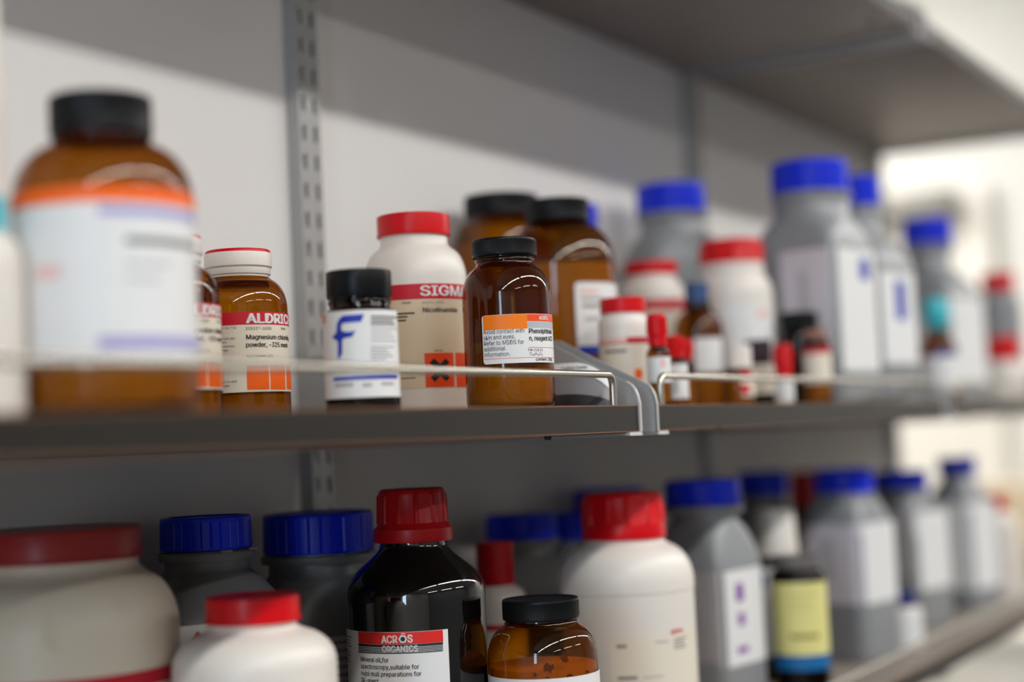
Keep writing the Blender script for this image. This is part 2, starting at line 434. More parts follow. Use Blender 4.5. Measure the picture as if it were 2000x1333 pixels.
# ------------------------------------------------------------------ shelving
UPX = [.232, 1.0565, 1.8876, 2.687]     # left faces of the uprights
UW, UD = .030, .013
def upright(x, label):
    z0, z1 = .75, 2.45
    t = tag(empty('shelf_upright', (x, 0, z0)), label, 'upright', 'slotted wall uprights')
    H = z1-z0; pitch, sl = .025, .0135
    cx = [0, .0048, .0092, .0208, .0252, UW]
    vs, fs = [], []
    rows = []
    z = 0
    while z < H-.001:
        rows.append((z, z+pitch-sl, False)); rows.append((z+pitch-sl, min(H, z+pitch), True)); z += pitch
    def quad(a, b, c, d):
        i = len(vs); vs.extend([a, b, c, d]); fs.append((i, i+1, i+2, i+3))
    for (a, b, slot) in rows:
        for k in range(5):
            if slot and k in (1, 3):
                continue
            quad((cx[k], -UD, a), (cx[k+1], -UD, a), (cx[k+1], -UD, b), (cx[k], -UD, b))
            # inner sheet face gives the steel its thickness
            quad((cx[k+1], -UD+.0015, a), (cx[k], -UD+.0015, a), (cx[k], -UD+.0015, b), (cx[k+1], -UD+.0015, b))
        if slot:
            for k in (1, 3):
                for q in (k, k+1):
                    quad((cx[q], -UD, a), (cx[q], -UD, b), (cx[q], -UD+.0015, b), (cx[q], -UD+.0015, a))
    for X in (0, UW):
        quad((X, -UD, 0), (X, 0, 0), (X, 0, H), (X, -UD, H))
    link('channel', mesh(vs, fs), 'upright_paint', t, smooth=0)
    return t
for x, l in zip(UPX, ['slotted grey wall upright just beyond the left photo edge', 'slotted grey wall upright between the letter F bottle and the magnesium chloride bottle',
                      'slotted grey wall upright in shade above the second blue cap', 'slotted grey wall upright at the far end of the shelves']):
    upright(x, l)
FRONT = -.3175
TH = .0195
LEVELS = {'top': 1.918, 'middle': 1.4510, 'bottom': 1.1600}        # underside heights
BAYN = ['nearest', 'second', 'third']
def rail(x0, x1, z, y):
    return tube(bend([(x0, y, z-.012), (x0, y, z+.0225), (x1, y, z+.0225), (x1, y, z-.012)], .0085, 7), .0027, 12)
def shelf(level, bay):
    zb = LEVELS[level]
    x0, x1 = UPX[bay]+UW+.0015, UPX[bay+1]-.0015
    if level == 'bottom': x0, x1 = UPX[0], UPX[3]+UW
    t = tag(empty('shelf', (x0, 0, zb)), (f'{BAYN[bay]} {level}' if level != 'bottom' else 'long bottom') + ' shelf board with dark laminate front edge' + (' and steel rail' if level != 'top' else ' overhead'), 'shelf')
    L = x1-x0
    link('board', boxes([(0, L, FRONT+.0022, -.004, 0, TH)], .0006), 'laminate', t)
    eb = link('front_edge', boxes([(0, L, FRONT, FRONT+.002, .0007, TH-.0007)]), 'laminate_edge', t, smooth=0)
    link('worn_arris', boxes([(0, L, FRONT-.0001, FRONT+.002, TH-.0007, TH), (0, L, FRONT-.0001, FRONT+.001, 0, .0005)]), 'bare_arris', eb, smooth=0)
    if level != 'top':
        link('rail', rail(.02, L-.028, TH, FRONT+.0055), 'steel', t)
    for xs in (.20, L-.075):
        link('screw', loft([(-.0032, .001), (-.003, .0022), (-.001, .003), (.0005, .003)], 16), 'screw_black', t).location = (xs, FRONT+.035, 0)
    return t
for lv in LEVELS:
    for b in range(3 if lv != 'bottom' else 1): shelf(lv, b)
def bracket(level, k):
    """folded sheet-steel cantilever: two cheeks, closed along the sloping top and the nose, feet under both boards"""
    zb = LEVELS[level]; x0 = UPX[k]
    t = tag(empty('shelf_bracket', (x0, 0, zb)), f'folded grey sheet-steel bracket under the {level} shelf at ' + ['the upright left of the photo', 'the nearest slotted upright', 'the shaded middle upright', 'the far end upright'][k], 'bracket')
    w = UW; tt = .0013
    yf = FRONT-.001
    # outline in (y, z): back -> slope -> rounded nose -> foot level
    nose = [(-.3085, TH+.0178), (-.3125, TH+.0152), (-.3152, TH+.0118), (-.3172, TH+.007), (yf, TH+.001)]
    low = level == 'bottom'
    if low: nose = [(-.300, -.012)]
    out = [(-UD, -.0015), (-UD, TH+.056), (-.222, TH+.056), (-.238, TH+.0545)] + nose + [(yf, -.0015)]
    if low: out = [(-UD, -.0006), (-UD, -.075), (-.06, -.060), (-.295, -.018), (-.300, -.0006)]
    n = len(out)
    def cheek(xc):
        vs = [(xc-tt/2, y, z) for y, z in out]+[(xc+tt/2, y, z) for y, z in out]
        fs = [tuple(range(n)), tuple(range(2*n-1, n-1, -1))]+[(i, i+n, (i+1) % n+n, (i+1) % n) for i in range(n)]
        return mesh(vs, fs)
    for s in (0, 1):
        xc = tt/2 if s == 0 else w-tt/2
        ck = link('cheek', cheek(xc), 'bracket_paint', t, smooth=0)
        if low: continue
        # pale worn edge along the nose and the foot
        xe0, xe1 = (-.0006, tt) if s == 0 else (w-tt, w+.0006)
        ln = [(y, z) for y, z in nose]+[(yf, -.0015)]
        vs = []
        for y, z in ln: vs += [(xe0, y-.0008, z+.0003), (xe1, y-.0008, z+.0003)]
        vs2 = [(x, y+.0016, z) for x, y, z in vs]
        m_ = len(vs); fs = []
        for i in range(len(ln)-1): fs += [(2*i, 2*i+1, 2*i+3, 2*i+2), (2*i, 2*i+2, 2*i+2+m_, 2*i+m_), (2*i+1, 2*i+1+m_, 2*i+3+m_, 2*i+3)]
        link('bare_edge', mesh(vs+vs2, fs), 'bare_edge', ck, smooth=0)
        fx = (-.019, tt) if s == 0 else (w-tt, w+.017)
        ft = link('foot', boxes([(fx[0], fx[1], yf, -UD, -.0028, -.0004)], .0005), 'bracket_paint', t)
        link('bare_edge', boxes([(fx[0], fx[1], yf-.0008, yf, -.0029, -.0004)]), 'bare_edge', ft, smooth=0)
    # web joining the cheeks: at the wall end of the tall brackets, along the lower edge of the low ones
    if low: web = [(-UD, -.0745), (-.06, -.0595), (-.295, -.0175)]
    else: web = [(-UD, TH+.050), (-.06, TH+.050)]
    vs = []
    for y, z in web: vs += [(tt, y+.0006, z-.0006), (w-tt, y+.0006, z-.0006)]
    vs2 = [(x, y+.0012, z-.0012) for x, y, z in vs]; m_ = len(vs); fs = []
    for i in range(len(web)-1): fs += [(2*i, 2*i+1, 2*i+3, 2*i+2), (2*i+m_, 2*i+2+m_, 2*i+3+m_, 2*i+1+m_)]
    link('web', mesh(vs+vs2, fs), 'bracket_paint', t, smooth=0)
    return t
for lv in LEVELS:
    for k in range(4): bracket(lv, k)

# ------------------------------------------------------------------ bottles (metres; x, y, z of the base, heights above the base)
BOTTLES = [
  {'id': 'M1', 'name': 'dispenser_bottle', 'label': 'white plastic bottle with turquoise collar and white dispenser tube at the left photo edge', 'cat': 'bottle', 'x': 0.5241, 'y': -0.231, 'z': 1.4705, 'rot': -0.7188, 'parts': [], 'body': {'mat': 'white_plastic', 'r': 0.01907, 'zs': 0.07189, 'zn': 0.08943, 'rn': 0.01125, 'zt': 0.09481, 'kind': 'round', 'sq': 0, 'base': 0.004, 'part': 'body'}, 'cap': {'kind': 'collar', 'mat': 'turquoise', 'z0': 0.08835, 'z1': 0.10695, 'r': 0.01198, 'rt': 0.01198}, 'extra': [('dispenser',)]},
  {'id': 'M2', 'name': 'amber_bottle', 'label': 'largest amber glass bottle with black cap and white label barred in lavender', 'cat': 'bottle', 'x': 0.5861, 'y': -0.25, 'z': 1.4705, 'rot': -0.7906, 'parts': [{'t': 'patch', 'mat': 'paper_white', 'a': (-1.7453, 1.7453), 'z': (0.02407, 0.11058), 'lev': 1, 'name': 'label'}, {'t': 'patch', 'mat': 'ink_orange', 'a': (-1.7453, 1.7453), 'z': (0.10261, 0.11058), 'lev': 2, 'name': 'orange_band', 'sub': 0}, {'t': 'patch', 'mat': 'ink_lavender', 'a': (-0.0533, 1.7104), 'z': (0.0959, 0.10062), 'lev': 2, 'name': 'lavender_bar', 'sub': 0}, {'t': 'patch', 'mat': 'ink_lavender', 'a': (-0.0954, 1.7104), 'z': (0.03111, 0.03751), 'lev': 2, 'name': 'lavender_bar', 'sub': 0}, {'t': 'patch', 'mat': 'ink_grey', 'a': (0.2184, 1.3934), 'z': (0.08197, 0.08552), 'lev': 2, 'name': 'print_line', 'sub': 0}, {'t': 'patch', 'mat': 'ink_palegrey', 'a': (0.2108, 0.7367), 'z': (0.07154, 0.07304), 'lev': 2, 'name': 'print_line', 'sub': 0}, {'t': 'patch', 'mat': 'ink_palegrey', 'a': (0.2055, 0.6024), 'z': (0.06396, 0.06546), 'lev': 2, 'name': 'print_line', 'sub': 0}, {'t': 'patch', 'mat': 'ink_palepink', 'a': (-0.8035, -0.4685), 'z': (0.06668, 0.07286), 'lev': 2, 'name': 'pale_mark', 'sub': 0}], 'body': {'mat': 'amber_glass', 'r': 0.04527, 'zs': 0.10735, 'zn': 0.13828, 'rn': 0.0238, 'zt': 0.14548, 'kind': 'round', 'sq': 0, 'base': 0.008, 'part': 'body'}, 'fill': {'z': 0.11, 'mat': 'powder_white'}, 'cap': {'kind': 'fine', 'mat': 'black_plastic', 'z0': 0.14249, 'z1': 0.16251, 'r': 0.02587, 'rt': 0.02587}},
  {'id': 'M3', 'name': 'amber_bottle', 'label': 'amber bottle with magnesium chloride label in full view and white red-topped cap', 'cat': 'bottle', 'x': 0.8619, 'y': -0.105, 'z': 1.4705, 'rot': -0.8714, 'parts': [{'t': 'patch', 'mat': 'paper_cream', 'a': (-2.2689, 1.9199), 'z': (0.01947, 0.07446), 'lev': 1, 'name': 'label'}, {'t': 'patch', 'mat': 'ink_crimson', 'a': (-2.2689, 1.9199), 'z': (0.06568, 0.07446), 'lev': 2, 'name': 'red_band', 'sub': 0}, {'t': 'text', 'mat': 'paper_white', 'txt': 'ALDRICH', 'a': 0.1203, 'z': 0.06673, 'h': 0.00645, 'bold': 0.05, 'lev': 3, 'name': 'lettering', 'sub': 0, 'sx': 1.17}, {'t': 'text', 'mat': 'ink_black', 'txt': '8.22; mp 714', 'a': -0.4932, 'z': 0.06313, 'h': 0.00154, 'bold': 0, 'lev': 2, 'name': 'lettering', 'sub': 0, 'sx': 1.0}, {'t': 'text', 'mat': 'ink_black', 'txt': '208337-100G', 'a': 0.0944, 'z': 0.062, 'h': 0.00195, 'bold': 0, 'lev': 2, 'name': 'lettering', 'sub': 0, 'sx': 1.0}, {'t': 'text', 'mat': 'ink_black', 'txt': 'Batch', 'a': 0.9614, 'z': 0.0624, 'h': 0.00177, 'bold': 0, 'lev': 2, 'name': 'lettering', 'sub': 0, 'sx': 1.0}, {'t': 'text', 'mat': 'ink_black', 'txt': 'Magnesium chloride,', 'a': 0.0977, 'z': 0.0555, 'h': 0.00314, 'bold': 0.03, 'lev': 2, 'name': 'lettering', 'sub': 0, 'sx': 1.0}, {'t': 'text', 'mat': 'ink_black', 'txt': 'powder, -325 mesh', 'a': 0.092, 'z': 0.05024, 'h': 0.00314, 'bold': 0.03, 'lev': 2, 'name': 'lettering', 'sub': 0, 'sx': 0.93}, {'t': 'text', 'mat': 'ink_black', 'txt': 'contact with skin', 'a': -0.5562, 'z': 0.05589, 'h': 0.00137, 'bold': 0, 'lev': 2, 'name': 'lettering', 'sub': 0, 'sx': 1.0}, {'t': 'text', 'mat': 'ink_black', 'txt': 'contact and', 'a': -0.6031, 'z': 0.05339, 'h': 0.00137, 'bold': 0, 'lev': 2, 'name': 'lettering', 'sub': 0, 'sx': 1.0}, {'t': 'text', 'mat': 'ink_black', 'txt': 'central nervous', 'a': -0.5443, 'z': 0.05066, 'h': 0.00137, 'bold': 0, 'lev': 2, 'name': 'lettering', 'sub': 0, 'sx': 1.0}, {'t': 'text', 'mat': 'ink_black', 'txt': 'inert gas', 'a': -0.4878, 'z': 0.04795, 'h': 0.00136, 'bold': 0, 'lev': 2, 'name': 'lettering', 'sub': 0, 'sx': 1.0}, {'t': 'text', 'mat': 'ink_grey', 'txt': 'H₂O content <5%', 'a': 0.0948, 'z': 0.04323, 'h': 0.00174, 'bold': 0, 'lev': 2, 'name': 'lettering', 'sub': 0, 'sx': 1.0}, {'t': 'text', 'mat': 'ink_black', 'txt': '05102. For R&D', 'a': -0.5137, 'z': 0.02634, 'h': 0.00129, 'bold': 0, 'lev': 2, 'name': 'lettering', 'sub': 0, 'sx': 1.0}, {'t': 'text', 'mat': 'ink_black', 'txt': 'other uses.', 'a': -0.5289, 'z': 0.02374, 'h': 0.00129, 'bold': 0, 'lev': 2, 'name': 'lettering', 'sub': 0, 'sx': 1.0}, {'t': 'patch', 'mat': 'ink_orange', 'a': (0.0902, 0.5665), 'z': (0.02094, 0.03741), 'lev': 2, 'name': 'orange_square', 'sub': 0}, {'t': 'patch', 'mat': 'ink_orange', 'a': (0.598, 1.0527), 'z': (0.0207, 0.03735), 'lev': 2, 'name': 'orange_square', 'sub': 0}, {'t': 'patch', 'mat': 'ink_orange', 'a': (1.1119, 1.4835), 'z': (0.02097, 0.03744), 'lev': 2, 'name': 'orange_square', 'sub': 0}], 'body': {'mat': 'amber_glass', 'r': 0.03342, 'zs': 0.07809, 'zn': 0.10028, 'rn': 0.02048, 'zt': 0.10956, 'kind': 'round', 'sq': 0, 'base': 0.004, 'part': 'body'}, 'fill': {'z': 0.06052, 'mat': 'powder_white'}, 'cap': {'kind': 'step', 'mat': 'white_plastic', 'z0': 0.09779, 'z1': 0.12023, 'r': 0.02371, 'rt': 0.02371, 'lid': 'red_plastic'}},
  {'id': 'M3b', 'name': 'amber_bottle', 'label': 'amber bottle with red-banded label mostly hidden behind the largest amber bottle', 'cat': 'bottle', 'x': 0.7666, 'y': -0.125, 'z': 1.4705, 'rot': -0.8272, 'parts': [{'t': 'patch', 'mat': 'paper_cream', 'a': (-2.0888999999999998, 2.0999), 'z': (0.01947, 0.07446), 'lev': 1, 'name': 'label'}, {'t': 'patch', 'mat': 'ink_crimson', 'a': (-2.0888999999999998, 2.0999), 'z': (0.06568, 0.07446), 'lev': 2, 'name': 'red_band', 'sub': 0}, {'t': 'text', 'mat': 'paper_white', 'txt': 'ALDRICH', 'a': 0.3003, 'z': 0.06673, 'h': 0.00645, 'bold': 0.05, 'lev': 3, 'name': 'lettering', 'sub': 0, 'sx': 1.17}, {'t': 'text', 'mat': 'ink_black', 'txt': '8.22; mp 714', 'a': -0.31320000000000003, 'z': 0.06313, 'h': 0.00154, 'bold': 0, 'lev': 2, 'name': 'lettering', 'sub': 0, 'sx': 1.0}, {'t': 'text', 'mat': 'ink_black', 'txt': '208337-100G', 'a': 0.2744, 'z': 0.062, 'h': 0.00195, 'bold': 0, 'lev': 2, 'name': 'lettering', 'sub': 0, 'sx': 1.0}, {'t': 'text', 'mat': 'ink_black', 'txt': 'Batch', 'a': 1.1414, 'z': 0.0624, 'h': 0.00177, 'bold': 0, 'lev': 2, 'name': 'lettering', 'sub': 0, 'sx': 1.0}, {'t': 'text', 'mat': 'ink_black', 'txt': 'Magnesium chloride,', 'a': 0.2777, 'z': 0.0555, 'h': 0.00314, 'bold': 0.03, 'lev': 2, 'name': 'lettering', 'sub': 0, 'sx': 1.0}, {'t': 'text', 'mat': 'ink_black', 'txt': 'powder, -325 mesh', 'a': 0.272, 'z': 0.05024, 'h': 0.00314, 'bold': 0.03, 'lev': 2, 'name': 'lettering', 'sub': 0, 'sx': 0.93}, {'t': 'text', 'mat': 'ink_black', 'txt': 'contact with skin', 'a': -0.37620000000000003, 'z': 0.05589, 'h': 0.00137, 'bold': 0, 'lev': 2, 'name': 'lettering', 'sub': 0, 'sx': 1.0}, {'t': 'text', 'mat': 'ink_black', 'txt': 'contact and', 'a': -0.4231, 'z': 0.05339, 'h': 0.00137, 'bold': 0, 'lev': 2, 'name': 'lettering', 'sub': 0, 'sx': 1.0}, {'t': 'text', 'mat': 'ink_black', 'txt': 'central nervous', 'a': -0.3643, 'z': 0.05066, 'h': 0.00137, 'bold': 0, 'lev': 2, 'name': 'lettering', 'sub': 0, 'sx': 1.0}, {'t': 'text', 'mat': 'ink_black', 'txt': 'inert gas', 'a': -0.3078, 'z': 0.04795, 'h': 0.00136, 'bold': 0, 'lev': 2, 'name': 'lettering', 'sub': 0, 'sx': 1.0}, {'t': 'text', 'mat': 'ink_grey', 'txt': 'H₂O content <5%', 'a': 0.2748, 'z': 0.04323, 'h': 0.00174, 'bold': 0, 'lev': 2, 'name': 'lettering', 'sub': 0, 'sx': 1.0}, {'t': 'text', 'mat': 'ink_black', 'txt': '05102. For R&D', 'a': -0.33370000000000005, 'z': 0.02634, 'h': 0.00129, 'bold': 0, 'lev': 2, 'name': 'lettering', 'sub': 0, 'sx': 1.0}, {'t': 'text', 'mat': 'ink_black', 'txt': 'other uses.', 'a': -0.34890000000000004, 'z': 0.02374, 'h': 0.00129, 'bold': 0, 'lev': 2, 'name': 'lettering', 'sub': 0, 'sx': 1.0}, {'t': 'patch', 'mat': 'ink_orange', 'a': (0.2702, 0.7464999999999999), 'z': (0.02094, 0.03741), 'lev': 2, 'name': 'orange_square', 'sub': 0}, {'t': 'patch', 'mat': 'ink_orange', 'a': (0.778, 1.2327), 'z': (0.0207, 0.03735), 'lev': 2, 'name': 'orange_square', 'sub': 0}, {'t': 'patch', 'mat': 'ink_orange', 'a': (1.2919, 1.6635), 'z': (0.02097, 0.03744), 'lev': 2, 'name': 'orange_square', 'sub': 0}], 'body': {'mat': 'amber_glass', 'r': 0.03342, 'zs': 0.07809, 'zn': 0.10028, 'rn': 0.02048, 'zt': 0.10956, 'kind': 'round', 'sq': 0, 'base': 0.004, 'part': 'body'}, 'fill': {'z': 0.06052, 'mat': 'powder_white'}, 'cap': {'kind': 'step', 'mat': 'white_plastic', 'z0': 0.09779, 'z1': 0.12023, 'r': 0.02371, 'rt': 0.02371, 'lid': 'red_plastic'}},
  {'id': 'M4', 'name': 'dark_bottle', 'label': 'small dark bottle with black cap and blue letter F logo on white label', 'cat': 'bottle', 'x': 0.8223, 'y': -0.237, 'z': 1.4705, 'rot': -0.946, 'parts': [{'t': 'patch', 'mat': 'paper_white', 'a': (-1.3963, 1.3963), 'z': (0.00934, 0.06411), 'lev': 1, 'name': 'label'}, {'t': 'poly', 'mat': 'ink_blue', 'pts': [(0.1133, 0.06141), (0.0313, 0.05666), (-0.2526, 0.0565), (-0.4612, 0.05634), (-0.5095, 0.05497), (-0.5074, 0.05207), (-0.4487, 0.05101), (-0.2979, 0.05062), (-0.1185, 0.05135), (-0.2202, 0.04746), (-0.4491, 0.04683), (-0.4968, 0.04562), (-0.513, 0.03729), (-0.6157, 0.03392), (-0.6556, 0.03494), (-0.6342, 0.04504), (-0.829, 0.04813), (-0.6729, 0.05091), (-0.6445, 0.05618), (-0.564, 0.05925), (-0.4521, 0.06115)], 'lev': 2, 'name': 'letter_f_logo', 'sub': 0}, {'t': 'patch', 'mat': 'ink_grey', 'a': (0.2882, 1.3292), 'z': (0.05892, 0.06038), 'lev': 2, 'name': 'print_line', 'sub': 0}, {'t': 'patch', 'mat': 'ink_grey', 'a': (0.2841, 1.047), 'z': (0.05663, 0.05809), 'lev': 2, 'name': 'print_line', 'sub': 0}, {'t': 'patch', 'mat': 'ink_grey', 'a': (0.28, 1.1294), 'z': (0.05438, 0.05583), 'lev': 2, 'name': 'print_line', 'sub': 0}, {'t': 'patch', 'mat': 'ink_palegrey', 'a': (0.275, 1.2749), 'z': (0.0518, 0.05277), 'lev': 2, 'name': 'print_line', 'sub': 0}, {'t': 'patch', 'mat': 'ink_palegrey', 'a': (0.2703, 0.9323), 'z': (0.0492, 0.05017), 'lev': 2, 'name': 'print_line', 'sub': 0}, {'t': 'patch', 'mat': 'ink_palegrey', 'a': (0.2657, 1.0373), 'z': (0.04662, 0.04759), 'lev': 2, 'name': 'print_line', 'sub': 0}, {'t': 'patch', 'mat': 'ink_palegrey', 'a': (0.2611, 1.1681), 'z': (0.04404, 0.04501), 'lev': 2, 'name': 'print_line', 'sub': 0}, {'t': 'patch', 'mat': 'ink_palegrey', 'a': (0.2542, 1.0144), 'z': (0.04017, 0.04114), 'lev': 2, 'name': 'print_line', 'sub': 0}, {'t': 'patch', 'mat': 'ink_palegrey', 'a': (0.2508, 0.7418), 'z': (0.03825, 0.03922), 'lev': 2, 'name': 'print_line', 'sub': 0}, {'t': 'patch', 'mat': 'ink_palegrey', 'a': (0.2473, 0.8398), 'z': (0.03631, 0.03728), 'lev': 2, 'name': 'print_line', 'sub': 0}, {'t': 'patch', 'mat': 'ink_palegrey', 'a': (0.2439, 0.951), 'z': (0.03437, 0.03534), 'lev': 2, 'name': 'print_line', 'sub': 0}, {'t': 'patch', 'mat': 'ink_palegrey', 'a': (0.2404, 0.6961), 'z': (0.03247, 0.03343), 'lev': 2, 'name': 'print_line', 'sub': 0}, {'t': 'patch', 'mat': 'ink_blue', 'a': (-0.8421, 1.1481), 'z': (0.02052, 0.02275), 'lev': 2, 'name': 'blue_stripe', 'sub': 0}, {'t': 'patch', 'mat': 'ink_palegrey', 'a': (-0.7939, -0.2454), 'z': (0.01642, 0.01898), 'lev': 2, 'name': 'print_line', 'sub': 0}, {'t': 'patch', 'mat': 'ink_palegrey', 'a': (-0.0032, 0.2391), 'z': (0.0157, 0.01826), 'lev': 2, 'name': 'print_line', 'sub': 0}, {'t': 'patch', 'mat': 'ink_palegrey', 'a': (0.5002, 0.9385), 'z': (0.01632, 0.01857), 'lev': 2, 'name': 'print_line', 'sub': 0}, {'t': 'patch', 'mat': 'ink_salmon', 'a': (-1.3963, -1.0821), 'z': (0.05757, 0.06402), 'lev': 2, 'name': 'pink_mark', 'sub': 0}], 'body': {'mat': 'dark_glass', 'r': 0.02385, 'zs': 0.06038, 'zn': 0.06654, 'rn': 0.0196, 'zt': 0.07948, 'kind': 'round', 'sq': 0, 'base': 0.003, 'part': 'body'}, 'fill': {'z': 0.05331, 'mat': 'powder_dark'}, 'cap': {'kind': 'smooth', 'mat': 'black_plastic', 'z0': 0.0735, 'z1': 0.09095, 'r': 0.02124, 'rt': 0.02124}},
  {'id': 'M5', 'name': 'white_bottle', 'label': 'white plastic bottle with red cap and beige nicotinamide label with orange hazard squares', 'cat': 'bottle', 'x': 1.0067, 'y': -0.158, 'z': 1.4705, 'rot': -0.9822, 'parts': [{'t': 'patch', 'mat': 'paper_beige', 'a': (-2.0944, 1.9199), 'z': (0.01955, 0.09747), 'lev': 1, 'name': 'label'}, {'t': 'patch', 'mat': 'ink_crimson', 'a': (-2.0944, 1.9199), 'z': (0.08602, 0.09747), 'lev': 2, 'name': 'red_band', 'sub': 0}, {'t': 'text', 'mat': 'paper_white', 'txt': 'SIGMA', 'a': 0.0673, 'z': 0.08843, 'h': 0.00738, 'bold': 0.03, 'lev': 3, 'name': 'lettering', 'sub': 0, 'sx': 1.3}, {'t': 'text', 'mat': 'ink_grey', 'txt': 'N0376-100G', 'a': 0.0994, 'z': 0.08227, 'h': 0.00189, 'bold': 0, 'lev': 2, 'name': 'lettering', 'sub': 0, 'sx': 1.0}, {'t': 'text', 'mat': 'ink_black', 'txt': 'Nicotinamide', 'a': 0.1022, 'z': 0.07597, 'h': 0.00341, 'bold': 0.03, 'lev': 2, 'name': 'lettering', 'sub': 0, 'sx': 1.05}, {'t': 'patch', 'mat': 'ink_grey', 'a': (-0.2819, -0.1037), 'z': (0.08299, 0.08413), 'lev': 2, 'name': 'print_line', 'sub': 0}, {'t': 'patch', 'mat': 'ink_black', 'a': (-0.4479, -0.0444), 'z': (0.07509, 0.0763), 'lev': 2, 'name': 'print_line', 'sub': 0}, {'t': 'patch', 'mat': 'ink_black', 'a': (-0.4511, -0.184), 'z': (0.0726, 0.07381), 'lev': 2, 'name': 'print_line', 'sub': 0}, {'t': 'patch', 'mat': 'ink_black', 'a': (-0.4543, -0.2167), 'z': (0.06997, 0.07119), 'lev': 2, 'name': 'print_line', 'sub': 0}, {'t': 'patch', 'mat': 'ink_grey', 'a': (0.2979, 0.4665), 'z': (0.0467, 0.04765), 'lev': 2, 'name': 'print_line', 'sub': 0}, {'t': 'patch', 'mat': 'ink_redorange', 'a': (0.1031, 0.7079), 'z': (0.02004, 0.04554), 'lev': 2, 'name': 'hazard_square', 'sub': 0}, {'t': 'patch', 'mat': 'ink_redorange', 'a': (0.7617, 1.4835), 'z': (0.01972, 0.04556), 'lev': 2, 'name': 'hazard_square', 'sub': 0}, {'t': 'poly', 'mat': 'ink_black', 'pts': [(0.281, 0.04145), (0.4001, 0.03715), (0.5259, 0.04126), (0.6034, 0.03818), (0.4708, 0.03328), (0.5999, 0.02709), (0.5146, 0.02409), (0.3999, 0.02838), (0.2808, 0.02395), (0.2047, 0.02747), (0.3221, 0.03303), (0.1872, 0.03814)], 'lev': 3, 'name': 'hazard_cross', 'sub': 0}, {'t': 'patch', 'mat': 'ink_grey', 'a': (-0.3773, -0.0779), 'z': (0.02709, 0.02822), 'lev': 2, 'name': 'print_line', 'sub': 0}], 'body': {'mat': 'white_plastic', 'r': 0.03911, 'zs': 0.10325, 'zn': 0.12868, 'rn': 0.02581, 'zt': 0.14343, 'kind': 'round', 'sq': 0, 'base': 0.004, 'part': 'body'}, 'cap': {'kind': 'plain', 'mat': 'red_plastic', 'z0': 0.13729, 'z1': 0.15358, 'r': 0.02816, 'rt': 0.02816}},
